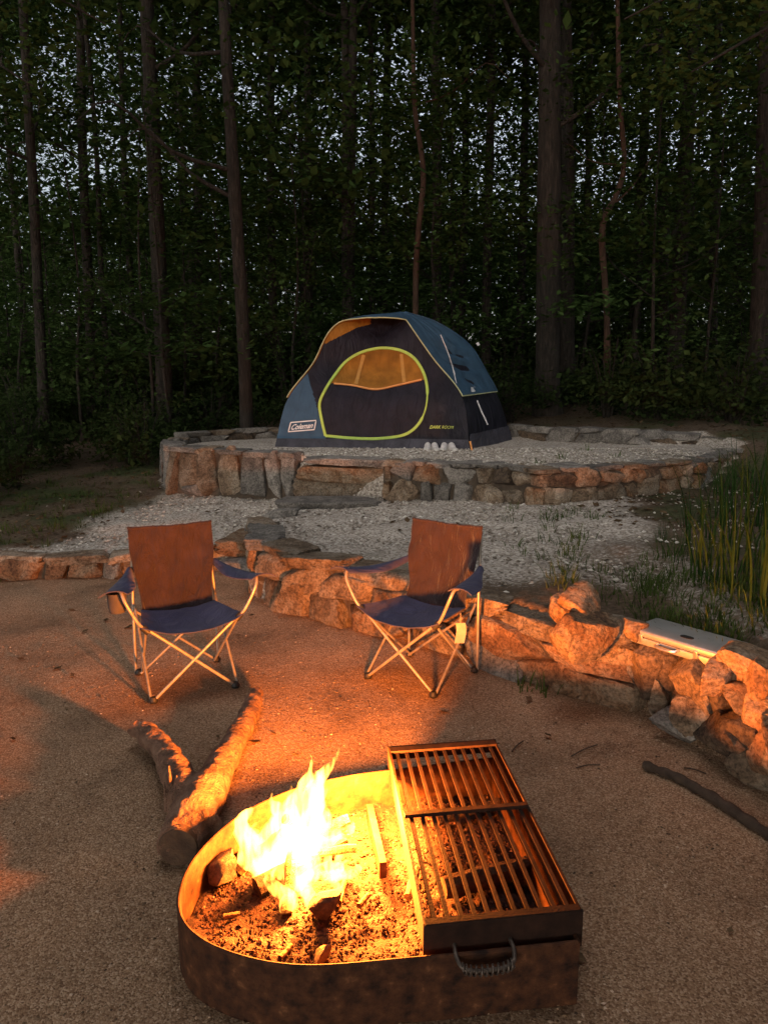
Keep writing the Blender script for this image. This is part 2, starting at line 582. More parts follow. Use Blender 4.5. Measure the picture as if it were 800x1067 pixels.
dirtband = sstep(1.5, 0.2, YY - ybv + 0.5 * big) * sstep(-0.6, 0.4, XX) * midv
G = np.clip(G + 0.75 * dirtband, 0, 1)
RR = np.where(inpad, 0.0, 1 - G)
Bz = np.clip(np.where(inpad | (sdv < 0), 0, sstep(0.0, 0.5, big + 0.15) * G * sstep(15, 10, YY)) * np.where(XX > 0, 0.75 * sstep(1.6, 2.6, XX), 1.0), 0, 1)
gme = mesh('ground', V, Fc, bpy.data.materials.new('tmp'), True)
ca = gme.color_attributes.new('zone', 'FLOAT_COLOR', 'POINT')
ca.data.foreach_set('color', np.stack([RR.ravel(), G.ravel(), Bz.ravel(), np.ones(NX * NY)], 1).astype(np.float32).ravel())


def ground_mat():
    m, nt, b, out = base_mat('ground_cover')
    pos = nn(nt, 'ShaderNodeNewGeometry').outputs['Position']
    at = nn(nt, 'ShaderNodeAttribute', attribute_name='zone')
    sep = nn(nt, 'ShaderNodeSeparateColor')
    nt.links.new(at.outputs['Color'], sep.inputs[0])
    v1 = nn(nt, 'ShaderNodeTexVoronoi', i_Scale=190.0)
    v2 = nn(nt, 'ShaderNodeTexVoronoi', i_Scale=58.0)
    big = nn(nt, 'ShaderNodeTexNoise', i_Scale=1.6, i_Detail=6, i_Roughness=0.65)
    fine = nn(nt, 'ShaderNodeTexNoise', i_Scale=30, i_Detail=6, i_Roughness=0.7)
    for n in (v1, v2, big, fine):
        nt.links.new(pos, n.inputs['Vector'])
    s1 = nn(nt, 'ShaderNodeSeparateColor')
    s2 = nn(nt, 'ShaderNodeSeparateColor')
    nt.links.new(v1.outputs['Color'], s1.inputs[0])
    nt.links.new(v2.outputs['Color'], s2.inputs[0])
    padc = ramp(nt, s1.outputs[0], [(0.0, (0.15, 0.086, 0.050)), (0.3, (0.245, 0.148, 0.088)), (0.65, (0.335, 0.215, 0.135)), (1.0, (0.46, 0.33, 0.23))])
    padc = mixc(nt, 1.0, padc, ramp(nt, big.outputs[0], [(0.3, 0.5), (0.5, 0.95), (0.7, 1.15)]), 'MULTIPLY')
    chip = ramp(nt, s2.outputs[1], [(0.0, (0.18, 0.15, 0.125)), (0.3, (0.39, 0.34, 0.295)), (0.7, (0.54, 0.485, 0.43)), (1.0, (0.68, 0.64, 0.59))])
    chip = mixc(nt, 1.0, chip, ramp(nt, big.outputs[0], [(0.3, 0.75), (0.7, 1.05)]), 'MULTIPLY')
    lit = ramp(nt, fine.outputs[0], [(0.3, (0.045, 0.032, 0.022)), (0.55, (0.125, 0.088, 0.06)), (0.75, (0.22, 0.165, 0.12))])
    grn = ramp(nt, fine.outputs[0], [(0.3, (0.025, 0.034, 0.012)), (0.7, (0.07, 0.09, 0.03))])
    wob = nn(nt, 'ShaderNodeMath', operation='ADD')
    sh = nn(nt, 'ShaderNodeMath', operation='MULTIPLY_ADD')
    nt.links.new(fine.outputs[0], sh.inputs[0])
    sh.inputs[1].default_value, sh.inputs[2].default_value = 1.4, -0.7
    nt.links.new(sep.outputs[1], wob.inputs[0])
    nt.links.new(sh.outputs[0], wob.inputs[1])
    gfac = ramp(nt, wob.outputs[0], [(0.3, 0.0), (0.7, 1.0)])
    c = mixc(nt, ramp(nt, sep.outputs[0], [(0.05, 0.0), (0.3, 1.0)]), padc, chip)
    c = mixc(nt, gfac, c, lit)
    c = mixc(nt, sep.outputs[2], c, grn)
    nt.links.new(c, b.inputs['Base Color'])
    b.inputs['Roughness'].default_value = 0.92
    b.inputs['Specular IOR Level'].default_value = 0.2
    hm = nn(nt, 'ShaderNodeMix', data_type='FLOAT')
    nt.links.new(sep.outputs[0], hm.inputs[0])
    nt.links.new(v1.outputs['Distance'], hm.inputs[2])
    nt.links.new(v2.outputs['Distance'], hm.inputs[3])
    b1 = nn(nt, 'ShaderNodeBump', i_Strength=0.5, i_Distance=0.006)
    b1.invert = True
    nt.links.new(hm.outputs[0], b1.inputs['Height'])
    b2 = nn(nt, 'ShaderNodeBump', i_Strength=0.5, i_Distance=0.03)
    nt.links.new(fine.outputs[0], b2.inputs['Height'])
    nt.links.new(b1.outputs[0], b2.inputs['Normal'])
    nt.links.new(b2.outputs[0], b.inputs['Normal'])
    return m


gme.materials[0] = ground_mat()
g_o = link('ground', gme)
tag(g_o, 'gravel camp pad and forest floor', 'ground', kind='structure')
g_bvh = BVHTree.FromPolygons([tuple(v) for v in V], [tuple(f) for f in Fc])


def drop(x, y):
    h = g_bvh.ray_cast(Vector((x, y, 30)), Vector((0, 0, -1)))
    return h[0].z if h[0] else zg(x, y)


# ------------------------------------------------------------------ loose gravel (stuff)
def chips_mesh(name, pts, smin, smax, mat, rg):
    base = np.array([[1, 0, 0], [-1, 0, 0], [0, 1, 0], [0, -1, 0], [0, 0, 1], [0, 0, -1]], float)
    tri = np.array([[0, 2, 4], [2, 1, 4], [1, 3, 4], [3, 0, 4], [2, 0, 5], [1, 2, 5], [3, 1, 5], [0, 3, 5]])
    n = len(pts)
    s = rg.uniform(smin, smax, (n, 1, 1)) * rg.uniform(0.6, 1.25, (n, 6, 1))
    a = rg.uniform(0, 6.28, n)
    ca_, sa_ = np.cos(a)[:, None], np.sin(a)[:, None]
    B = base[None] * s * np.array([1, 0.75, 0.5])
    x = B[:, :, 0] * ca_ - B[:, :, 1] * sa_
    y = B[:, :, 0] * sa_ + B[:, :, 1] * ca_
    VV = np.stack([x, y, B[:, :, 2]], 2) + pts[:, None, :]
    FF = (tri[None] + (np.arange(n) * 6)[:, None, None]).reshape(-1, 3)
    return mesh(name, VV.reshape(-1, 3), FF, mat, False)


def island_mat(name, stops, rough=0.9):
    m, nt, b, out = base_mat(name)
    g = nn(nt, 'ShaderNodeNewGeometry')
    nt.links.new(ramp(nt, g.outputs['Random Per Island'], stops), b.inputs['Base Color'])
    b.inputs['Roughness'].default_value = rough
    b.inputs['Specular IOR Level'].default_value = 0.2
    return m


rg = np.random.default_rng(3)
pale = island_mat('pale_chips', [(0, (0.14, 0.115, 0.09)), (0.4, (0.34, 0.30, 0.26)), (0.8, (0.52, 0.48, 0.43)), (1, (0.68, 0.65, 0.61))])
padm = island_mat('pad_chips', [(0, (0.06, 0.038, 0.025)), (0.4, (0.20, 0.13, 0.08)), (0.8, (0.33, 0.22, 0.145)), (1, (0.55, 0.43, 0.33))])
pts = []
while len(pts) < 9000:
    x, y = rg.uniform(-3.9, 3.8), rg.uniform(4.2, 9.4)
    yb = np.interp(x, PX, PY)
    if y < yb + 0.25:
        continue
    k = zfield(np.array([x]), np.array([y]))[0]
    if x < -2.95 + 0.14 * (y - 6.2) and rg.random() > 0.02:
        continue
    if x > 1.5 + 0.12 * (y - 4) and k < 0.72 and rg.random() > 0.25:
        continue
    if k < 0.72 and x > 0.9 + 0.75 * (y - 4.5) and rg.random() > 0.7:
        continue
    if 0 < y - yb < 1.2 and x > -0.4 and rg.random() > 0.25:
        continue
    pts.append((x, y, k + 0.004))
tag(link('gravel', chips_mesh('gravel', np.array(pts), 0.008, 0.026, pale, rg)), 'pale crushed stone chips spread over the terraces', 'gravel', kind='stuff')
pts = []
while len(pts) < 9000:
    y = 1.1 + 5.2 * rg.random() ** 1.3
    x = rg.uniform(-0.66, 0.66) * y + rg.normal(0, 0.1)
    if y > np.interp(x, PX, PY) + 0.05:
        continue
    pts.append((x, y, 0.001))
tag(link('gravel', chips_mesh('gravel', np.array(pts), 0.0025, 0.0085, padm, rg)), 'fine tan gravel covering the fire pad', 'gravel', kind='stuff')


# ------------------------------------------------------------------ stone walls
def path_len(pts):
    L = [0.0]
    for a, b in zip(pts[:-1], pts[1:]):
        L.append(L[-1] + (b - a).length)
    return L


def at_len(pts, L, s):
    s = max(0, min(L[-1] - 1e-6, s))
    for i in range(len(pts) - 1):
        if s <= L[i + 1]:
            t = (s - L[i]) / max(1e-9, L[i + 1] - L[i])
            return pts[i].lerp(pts[i + 1], t), (pts[i + 1] - pts[i]).normalized()
    return pts[-1], (pts[-1] - pts[-2]).normalized()


def wall(name, label, base, top, thick=0.30, courses=2, seed=1, smin=0.18, smax=0.42, mats=None, capmat='stone_grey', sub=4, inward=1, cap_h=0.09,
         caps=True, capdepth=1.0, skip=()):
    """base: list of world points on the front face foot; top: list of top heights (same length)"""
    r = random.Random(seed)
    w = thing(name, label, 'wall', (base[len(base) // 2].x, base[len(base) // 2].y, base[len(base) // 2].z))
    flat = [Vector((p.x, p.y, 0)) for p in base]
    L = path_len(flat)
    tops = [Vector((t, 0, 0)) for t in top]

    def prof(s):
        p, t = at_len(flat, L, s)
        s = max(0, min(L[-1] - 1e-6, s))
        for i in range(len(flat) - 1):
            if s <= L[i + 1]:
                k = (s - L[i]) / max(1e-9, L[i + 1] - L[i])
                return p, t, base[i].z * (1 - k) + base[i + 1].z * k, top[i] * (1 - k) + top[i + 1] * k
        return p, t, base[-1].z, top[-1]
    # core of mortar and rubble
    V, Fc = [], []
    n = max(4, int(L[-1] / 0.08))
    for i in range(n + 1):
        p, t, zb, zt = prof(L[-1] * i / n)
        nrm = Vector((-t.y, t.x, 0)) * inward
        j = 0.015 * noise.noise(Vector((i * 0.9, seed, 0)))
        a, b = p + nrm * (0.045 + j), p + nrm * (thick - 0.03)
        V += [(a.x, a.y, zb - 0.08), (a.x, a.y, zt - 0.045), (b.x, b.y, zt - 0.045), (b.x, b.y, zb - 0.08)]
    for i in range(n):
        if any(a <= L[-1] * (i + 0.5) / n <= b for a, b in skip):
            continue
        for k in range(4):
            Fc.append((i * 4 + k, i * 4 + (k + 1) % 4, i * 4 + 4 + (k + 1) % 4, i * 4 + 4 + k))
    Fc += [(0, 1, 2, 3), (n * 4 + 3, n * 4 + 2, n * 4 + 1, n * 4)]
    wobj('mortar_core', V, Fc, M['mortar'], w, False, None)
    mats = mats or ['stone_tan', 'stone_rust', 'stone_tan', 'stone_grey', 'stone_dark']
    for c in range(courses):
        s = -r.uniform(0, 0.12)
        while s < L[-1] - 0.04:
            lw = r.uniform(smin, smax)
            s0, s1 = max(0, s), min(L[-1], s + lw)
            if s1 - s0 > 0.07 and not any(a <= (s0 + s1) / 2 <= b for a, b in skip):
                p, t, zb, zt = prof((s0 + s1) / 2)
                hh = zt - zb - (cap_h * 0.75 if caps else 0)
                if courses > 1 and hh > 0.12:
                    f0, f1 = c / courses, (c + 1) / courses
                    jo = 0.10 * noise.noise(Vector((s * 2.1, seed * 3.3, c)))
                    z0, z1 = zb + hh * (f0 + (jo if c else 0)), zb + hh * (f1 + (jo if c < courses - 1 else 0))
                else:
                    z0, z1 = zb, zb + hh
                    if c > 0:
                        break
                z0 -= 0.03 if c == 0 else 0
                nrm = Vector((-t.y, t.x, 0)) * inward
                dp = r.uniform(0.18, 0.26)
                cen = p + nrm * (dp / 2 - r.uniform(0.0, 0.035))
                cen.z = (z0 + z1) / 2
                put_rock('face_stone', cen, ((s1 - s0) * r.uniform(1.04, 1.14), dp * 1.1, (z1 - z0) * r.uniform(1.04, 1.16)), math.atan2(t.y, t.x) + r.uniform(-0.1, 0.1),
                         seed * 1000 + c * 200 + int(s * 37) + 5, M[r.choice(mats)], w, sub, tilt=(r.uniform(-0.1, 0.1), r.uniform(-0.14, 0.14)),
                         blocky=0.20, cuts=6, lo=0.84, hi=1.2)
            s += lw + 0.012
    if caps:
        s = -0.03
        while s < L[-1] - 0.03:
            lw = r.uniform(smin * 1.2, smax * 1.25)
            s0, s1 = max(0, s), min(L[-1] + 0.02, s + lw)
            if s1 - s0 > 0.08 and not any(a <= (s0 + s1) / 2 <= b for a, b in skip):
                p, t, zb, zt = prof((s0 + s1) / 2)
                nrm = Vector((-t.y, t.x, 0)) * inward
                dp = (thick * capdepth + r.uniform(-0.03, 0.05))
                cen = p + nrm * (dp / 2 - 0.02 + r.uniform(-0.02, 0.02))
                ch = cap_h * r.uniform(0.75, 1.25)
                cen.z = zt - ch / 2 + r.uniform(-0.008, 0.012)
                put_rock('capstone', cen, ((s1 - s0) * 1.06, dp, ch), math.atan2(t.y, t.x) + r.uniform(-0.08, 0.08), seed * 777 + int(s * 41),
                         M[r.choice([capmat, capmat, 'stone_tan'])], w, sub, tilt=(r.uniform(-0.05, 0.05), r.uniform(-0.06, 0.06)),
                         blocky=0.13, cuts=7, lo=1.0, hi=1.4, rough=0.03)
            s += lw + 0.008
    return w


# low wall, left run (ends at the steps)
lw_base = [P(-150, 611), P(-40, 606), P(60, 604), P(140, 601), P(222, 597)]
wall('stone_wall', 'low rubble wall of brown stones behind the left chair, ending at the steps', lw_base, [0.19, 0.20, 0.20, 0.20, 0.20],
     0.26, 1, 11, 0.16, 0.40, ['stone_tan', 'stone_dark', 'stone_rust', 'stone_grey'], 'stone_tan', cap_h=0.07)
# main lower wall
mw_px = [(271, 624), (310, 641), (376, 657), (430, 672), (475, 685), (530, 704), (594, 727), (642, 737), (668, 738)]
mw_base = [P(*q) for q in mw_px]
mw_top = [0.45, 0.44, 0.42, 0.40, 0.38, 0.36, 0.345, 0.345, 0.33]
wall('stone_wall', 'long curving mortared stone wall glowing orange behind the right chair', mw_base, mw_top,
     0.32, 2, 23, 0.22, 0.50, ['stone_tan', 'stone_rust', 'stone_tan', 'stone_rust', 'stone_grey'], 'stone_tan', cap_h=0.10)
wall('stone_wall', 'run of rubble wall carrying on past the right frame edge, beyond the rock pile', [P(806, 828), P(850, 862), Vector((1.80, 1.9, 0)), Vector((1.93, 0.3, 0))], [0.40, 0.40, 0.40, 0.38],
     0.34, 2, 37, 0.2, 0.45, None, 'stone_tan')
# return of the main wall beside the steps
rt_a = P(271, 624)
wall('stone_wall', 'short stone wall end beside the lower steps, between the two chairs', [rt_a + Vector((-0.22, 1.05, 0.1)), rt_a + Vector((-0.16, 0.55, 0.0)), rt_a + Vector((-0.07, 0.04, 0))],
     [0.44, 0.45, 0.45], 0.26, 2, 31, 0.18, 0.34, None, 'stone_grey')
# upper terrace wall
uf = [Vector(p) for p in up_front] + [P(752, 488, 0.62), P(772, 476, 0.72)]
ut = [0.87, 0.85, 0.82, 0.80, 0.80, 0.81, 0.81, 0.80, 0.79, 0.80, 0.82]
Lu = path_len([Vector((p.x, p.y, 0)) for p in uf])
step_a, step_b = None, None
for i in range(400):
    p, t = at_len([Vector((q.x, q.y, 0)) for q in uf], Lu, Lu[-1] * i / 399)
    px = proj((p.x, p.y, 0.5))[0]
    if step_a is None and px > 306: step_a = Lu[-1] * i / 399
    if px < 398: step_b = Lu[-1] * i / 399
def cut_path(pts, tops, a, b):
    fl_ = [Vector((p.x, p.y, 0)) for p in pts]
    L = path_len(fl_)
    op, ot = [], []
    ss = [a] + [q for q in L if a < q < b] + [b]
    for q in ss:
        p, t = at_len(fl_, L, q)
        op.append(Vector((p.x, p.y, float(np.interp(q, L, [v.z for v in pts])))))
        ot.append(float(np.interp(q, L, tops)))
    return op, ot


bp, tp = cut_path(uf, ut, 0, step_a)
wall('stone_wall', 'upper terrace retaining wall of upright stones, left of the tent steps', bp, tp,
     0.34, 1, 46, 0.16, 0.36, ['stone_tan', 'stone_grey', 'stone_grey', 'stone_tan', 'stone_dark'], 'stone_grey', cap_h=0.085)
bp, tp = cut_path(uf, ut, step_b, Lu[-1] + 5)
wall('stone_wall', 'upper terrace retaining wall of orange-brown stones, right of the tent steps', bp, tp,
     0.34, 2, 48, 0.14, 0.36, ['stone_tan', 'stone_rust', 'stone_grey', 'stone_tan', 'stone_dark'], 'stone_grey', cap_h=0.06)
# left flank of the terrace
wall('stone_wall', 'weathered left flank of the tent terrace wall, fading into the dark forest edge', [Vector((-3.0, 10.3, 0.45)), Vector((-2.9, 9.6, 0.4)), uf[0] + Vector((-0.02, 0.05, 0.05))],
     [0.88, 0.88, 0.87], 0.30, 1, 53, 0.2, 0.42, ['stone_grey', 'stone_dark', 'stone_tan'], 'stone_grey')
# back wall of the terrace
bk = [P(778, 474, 0.74), P(760, 468, 0.78), P(735, 463, 0.80), P(657, 464, 0.80), P(590, 461, 0.80), P(530, 457, 0.80)]
wall('stone_wall', 'low grey stone wall edging the back of the tent terrace, right of the tent', bk, [0.80, 0.86, 0.93, 1.02, 1.01, 1.0],
     0.30, 1, 61, 0.22, 0.5, ['stone_grey', 'stone_tan', 'stone_dark'], 'stone_grey', inward=-1, cap_h=0.10)
wall('stone_wall', 'low stone edging at the back of the terrace, left of the tent', [Vector((-1.2, 11.3, 0.78)), Vector((-2.0, 11.0, 0.78)), Vector((-2.8, 10.3, 0.78))],
     [0.95, 0.95, 0.93], 0.28, 1, 67, 0.22, 0.5, ['stone_grey', 'stone_dark'], 'stone_grey', inward=-1)


def slab(name, label, pxs, z, h, depth, seed, mat, cat='step'):
    a, b = P(pxs[0], pxs[1], z), P(pxs[2], pxs[3], z)
    t = (b - a)
    n = Vector((-t.y, t.x, 0)).normalized()
    c = (a + b) / 2 + n * depth / 2
    c.z = z - h / 2
    o = put_rock(name, c, (t.length, depth, h), math.atan2(t.y, t.x), seed, M[mat], None, 4, blocky=0.07, cuts=6, lo=1.02, hi=1.4, rough=0.025)
    return tag(o, label, cat)


slab('stone_step', 'lower of the two rough steps beside the left chair', (222, 584, 284, 587), 0.13, 0.17, 0.45, 101, 'stone_grey')
slab('stone_step', 'upper rusty-fronted step behind the left chair', (222, 562, 284, 565), 0.27, 0.17, 0.55, 102, 'stone_rust')
slab('stone_step', 'broad flat slab lying in the gravel midway between the chairs and the tent', (287, 524, 396, 524), 0.41, 0.13, 0.52, 103, 'stone_grey')
slab('stone_step', 'lower stone step set into the wall below the tent door', (300, 499, 424, 502), 0.55, 0.24, 0.40, 104, 'stone_tan')
slab('stone_step', 'upper stone step at the terrace edge below the tent door', (306, 486, 430, 488), 0.70, 0.20, 0.42, 105, 'stone_rust')
slab('edge_slab', 'thin dark coping slab at the top of the tent steps', (312, 477, 412, 479), 0.81, 0.09, 0.42, 106, 'stone_grey', 'slab')


def lone(label, px, py, z, dims, rotz, seed, mat, tilt=(0, 0), sub=4, name='rock', **kw):
    """rock whose centre shows at px, py with its centre at height z"""
    p = P(px, py, z)
    return tag(put_rock(name, p, dims, rotz, seed, M[mat], None, sub, tilt, **kw), label, 'rock')


lone('pale flat rock leaning at the foot of the upper wall, left of the steps', 205, 509, 0.36, (0.34, 0.22, 0.14), 0.2, 201, 'stone_grey', (0.1, -0.15))
lone('small grey rock in the gravel left of the flat slab', 293, 536, 0.34, (0.30, 0.20, 0.12), 0.1, 202, 'stone_grey')
lone('small rounded rock in the gravel below the flat slab', 268, 547, 0.31, (0.24, 0.18, 0.10), 0.5, 203, 'stone_grey')
# boulders on and in the wall end
lone('largest rounded orange boulder sitting on the curved wall', 600, 664, 0.37, (0.25, 0.22, 0.24), 0.3, 211, 'stone_rust', (0.1, 0.2), cuts=10, lo=0.75, hi=1.1)
lone('wedge of orange rock perched behind the rounded boulder', 604, 632, 0.49, (0.20, 0.20, 0.12), -0.5, 212, 'stone_rust', (0.3, 0.45))
lone('orange rock leaning left of the rounded boulder on the wall', 588, 637, 0.44, (0.14, 0.18, 0.17), 0.4, 213, 'stone_rust', (0.2, -0.5))
lone('squat brown rock on the wall between the boulder and the metal case', 636, 656, 0.38, (0.22, 0.20, 0.15), 0.0, 214, 'stone_tan')
lone('rounded orange rock at the left end of the metal case', 660, 656, 0.41, (0.11, 0.15, 0.10), 0.2, 215, 'stone_rust', cuts=10, lo=0.75, hi=1.1)
lone('big dark rock under the left end of the metal case', 684, 697, 0.23, (0.27, 0.26, 0.34), -0.5, 221, 'stone_dark', (0.1, 0.1))
lone('tan square rock under the middle of the metal case', 724, 702, 0.30, (0.20, 0.22, 0.20), -0.9, 222, 'stone_tan', (0.0, 0.12))
lone('small upright tan rock at the foot of the wall end', 686, 730, 0.10, (0.09, 0.10, 0.17), -0.4, 223, 'stone_tan', (0.1, 0.1))
lone('long pale rock lying tilted at the foot of the wall end', 706, 756, 0.06, (0.20, 0.13, 0.11), -0.95, 224, 'stone_grey', (0.1, 0.35))
lone('wedge-shaped brown rock wedged above the long pale rock', 719, 741, 0.15, (0.20, 0.18, 0.17), -0.8, 225, 'stone_tan', (0.2, 0.5))
lone('broad dark boulder at the bottom right of the rock pile', 752, 764, 0.12, (0.19, 0.17, 0.18), -1.0, 226, 'stone_dark', (0.1, 0.2))
lone('lowest brown rock of the pile, touching the gravel at the right edge', 782, 792, 0.09, (0.18, 0.17, 0.16), -0.7, 236, 'stone_tan', (0.15, -0.1))
lone('dark flat stone bridging the lowest rocks of the pile', 776, 760, 0.20, (0.20, 0.16, 0.11), -1.1, 237, 'stone_dark', (0.1, 0.1))
lone('dark rock between the square rock and the broad boulder', 752, 729, 0.22, (0.20, 0.22, 0.22), -0.9, 227, 'stone_dark', (0.2, 0.1))
lone('jagged orange rock right of the metal case', 748, 703, 0.38, (0.13, 0.15, 0.12), -0.5, 228, 'stone_rust', (0.3, 0.3))
lone('flat-topped orange rock holding the right end of the metal case', 778, 690, 0.44, (0.27, 0.18, 0.12), -0.55, 229, 'stone_rust', (0.1, 0.15))
lone('orange rock at the picture edge, second from the top of the pile', 793, 706, 0.41, (0.16, 0.17, 0.16), -0.7, 230, 'stone_rust', (0.2, 0.1))
lone('small orange block below the jagged orange rock', 771, 728, 0.31, (0.10, 0.13, 0.13), -1.0, 231, 'stone_rust', (0.3, -0.2))
lone('square orange block jutting from the pile at the right edge', 793, 742, 0.29, (0.14, 0.15, 0.16), -0.8, 232, 'stone_rust', (0.2, 0.1))
lone('reddish low rock at the right edge beside the broad dark boulder', 803, 780, 0.18, (0.16, 0.18, 0.16), -0.9, 233, 'stone_rust', (0.1, 0.1))
lone('hidden dark rock filling the gap behind the square block', 812, 745, 0.2, (0.30, 0.30, 0.36), -0.9, 234, 'stone_dark')

# ------------------------------------------------------------------ tent
def arc(pts, n=40):
    return smooth_path(pts, n)


APEX = Vector((0.22, 10.35, TZ + 1.75))
FRc, FLc = Vector((1.07, 9.27, TZ)), Vector((-1.41, 9.55, TZ))
BRc, BLc = Vector((1.86, 10.85, TZ)), Vector((-0.70, 11.5, TZ))
aFR = arc([FRc, (0.985, 9.38, TZ + 0.62), D(450, 374, 9.62), D(424, 336.5, 9.85), APEX])
aFL = arc([FLc, (-1.25, 9.66, TZ + 0.60), D(327, 380, 9.76), D(354, 337.5, 9.9), APEX])
aBR = arc([BRc, D(521, 419, 10.75), D(505, 388, 10.7), D(487, 360, 10.6), D(455, 338, 10.5), APEX + Vector((0.06, 0.04, 0.0))])
aBL = arc([BLc, (-0.66, 11.4, TZ + 0.6), (-0.48, 11.2, TZ + 1.15), (-0.2, 10.9, TZ + 1.55), APEX])
NT = len(aFR) - 1


def ruled(A, B, t0, t1, nu, nv, sag=0.0, wr=0.0, off=0.0, seed=0, wfun=None):
    V = []
    cen = Vector((0.22, 10.35, TZ + 0.5))
    for j in range(nv + 1):
        t = (t0 + (t1 - t0) * j / nv) * NT
        k = min(int(t), NT - 1)
        fr = t - k
        a, b = A[k].lerp(A[k + 1], fr), B[k].lerp(B[k + 1], fr)
        for i in range(nu + 1):
            u = i / nu
            p = a.lerp(b, u)
            out = (p - cen)
            out.normalize()
            s = -sag * math.sin(math.pi * u) * (1 - abs(2 * t / NT - 1)) ** 0.5 + off
            if wr:
                s += wr * (noise.noise(Vector((u * 7 + seed, t / NT * 5, seed))) + 0.5 * noise.noise(Vector((u * 17, t / NT * 9, seed + 4)))) * math.sin(math.pi * min(1, max(0, u)))
            if wfun:
                s += wfun(u, t / NT)
            V.append(p + out * s)
    Fc = []
    for j in range(nv):
        for i in range(nu):
            a = j * (nu + 1) + i
            Fc.append((a, a + 1, a + nu + 2, a + nu + 1))
    return V, Fc


tent = thing('dome_tent', 'blue and black dome tent with lime-edged D-shaped door pitched on the stone terrace', 'tent', ((FRc + FLc + BRc + BLc) / 4))


def in_poly(x, y, poly):
    c = False
    n = len(poly)
    for i in range(n):
        (x1, y1), (x2, y2) = poly[i], poly[(i + 1) % n]
        if (y1 > y) != (y2 > y) and x < (x2 - x1) * (y - y1) / (y2 - y1) + x1:
            c = not c
    return c


door_ctrl = [(339, 454), (335, 437), (333, 420), (340, 404), (350, 389), (360, 377), (373, 368.5), (387, 364), (401, 362.5), (417, 365),
             (430, 372), (439, 384), (444, 398), (445, 414), (442, 430), (434, 444), (421, 453), (400, 456.5), (380, 457), (360, 456)]
door_px = [tuple(p)[:2] for p in smooth_path([(x, y, 0) for x, y in door_ctrl + door_ctrl[:1]], 90)]
win_line = [(340, 399), (368, 401.5), (391, 405.5), (415, 401), (446, 395)]


def win_y(x):
    return float(np.interp(x, [q[0] for q in win_line], [q[1] for q in win_line]))


fV, fF = ruled(aFL, aFR, 0.0, 1.0, 150, 130, sag=0.05, wr=0.012, seed=2, wfun=lambda u, t: -0.17 * math.sin(math.pi * u) ** 0.8 * float(sstep(0.25, 0.6, t)) * float(sstep(1.0, 0.8, t)))
parts = {k: [] for k in ('front_wall', 'door', 'mesh_window', 'corner_panel', 'groundsheet', 'vent')}
for fi, f in enumerate(fF):
    c = (fV[f[0]] + fV[f[1]] + fV[f[2]] + fV[f[3]]) / 4
    x, y = proj(c)
    if in_poly(x, y, door_px):
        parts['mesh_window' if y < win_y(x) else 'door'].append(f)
    elif fi // 150 <= 5:
        parts['groundsheet'].append(f)
    elif in_poly(x, y, [(322, 396), (340, 457), (270, 470), (290, 420), (318, 378)]):
        parts['corner_panel'].append(f)
    elif in_poly(x, y, [(336, 359.5), (373, 341), (386, 338), (386, 328), (335, 328)]):
        parts['vent'].append(f)
    else:
        parts['front_wall'].append(f)


def submesh(V, Fc):
    idx = sorted({i for f in Fc for i in f})
    m = {i: k for k, i in enumerate(idx)}
    return [V[i] for i in idx], [tuple(m[i] for i in f) for f in Fc]


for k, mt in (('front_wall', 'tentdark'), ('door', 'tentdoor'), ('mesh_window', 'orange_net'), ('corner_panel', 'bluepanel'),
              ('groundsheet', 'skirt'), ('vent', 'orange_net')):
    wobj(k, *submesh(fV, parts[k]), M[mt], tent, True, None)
f_bvh = BVHTree.FromPolygons([tuple(v) for v in fV], fF)


def on_front(px, py, lift=0.012):
    d = ray(px, py).normalized()
    h = f_bvh.ray_cast(CAM, d)
    if h[0] is None:
        return D(px, py, 9.6)
    return h[0] - d * lift


# side, back walls
for nm, A, B, sd in (('side_wall', aFR, aBR, 5), ('back_wall', aBR, aBL, 6), ('side_wall', aBL, aFL, 7)):
    v, f = ruled(A, B, 0.0, 1.0, 40, 50, sag=0.05, wr=0.02, seed=sd)
    wobj(nm, v, f, M['tentdark'], tent, True, None)
v, f = ruled(aFR, aBR, 0.0, 0.075, 60, 8, sag=0.0, wr=0.0, off=0.018, seed=9,
             wfun=lambda u, t: 0.03 * abs(noise.noise(Vector((u * 9, t * 30, 1)))))
wobj('groundsheet', v, f, M['skirt'], tent, True, None)
# zip tape round the door, hem of the window
def band(pts, wdt, thick):
    """flat ribbon along a 3D path, its face toward the path's normal (front of tent)"""
    V, Fc = [], []
    n = len(pts)
    for i, p in enumerate(pts):
        t = (pts[min(i + 1, n - 1)] - pts[max(i - 1, 0)]).normalized()
        nrm = (CAM - p)
        h = f_bvh.find_nearest(p)
        if h[1] is not None:
            nrm = h[1] if h[1].dot(CAM - p) > 0 else -h[1]
        nrm = (nrm - t * nrm.dot(t)).normalized()
        s = t.cross(nrm)
        w = wdt[i] if isinstance(wdt, list) else wdt
        for a, b in ((-0.5, -1), (-0.42, 1), (0.42, 1), (0.5, -1)):
            V.append(p + s * w * a + nrm * thick * b)
    for i in range(n - 1):
        for k in range(4):
            Fc.append((i * 4 + k, i * 4 + (k + 1) % 4, i * 4 + 4 + (k + 1) % 4, i * 4 + 4 + k))
    Fc += [(3, 2, 1, 0), tuple((n - 1) * 4 + k for k in range(4))]
    return V, Fc


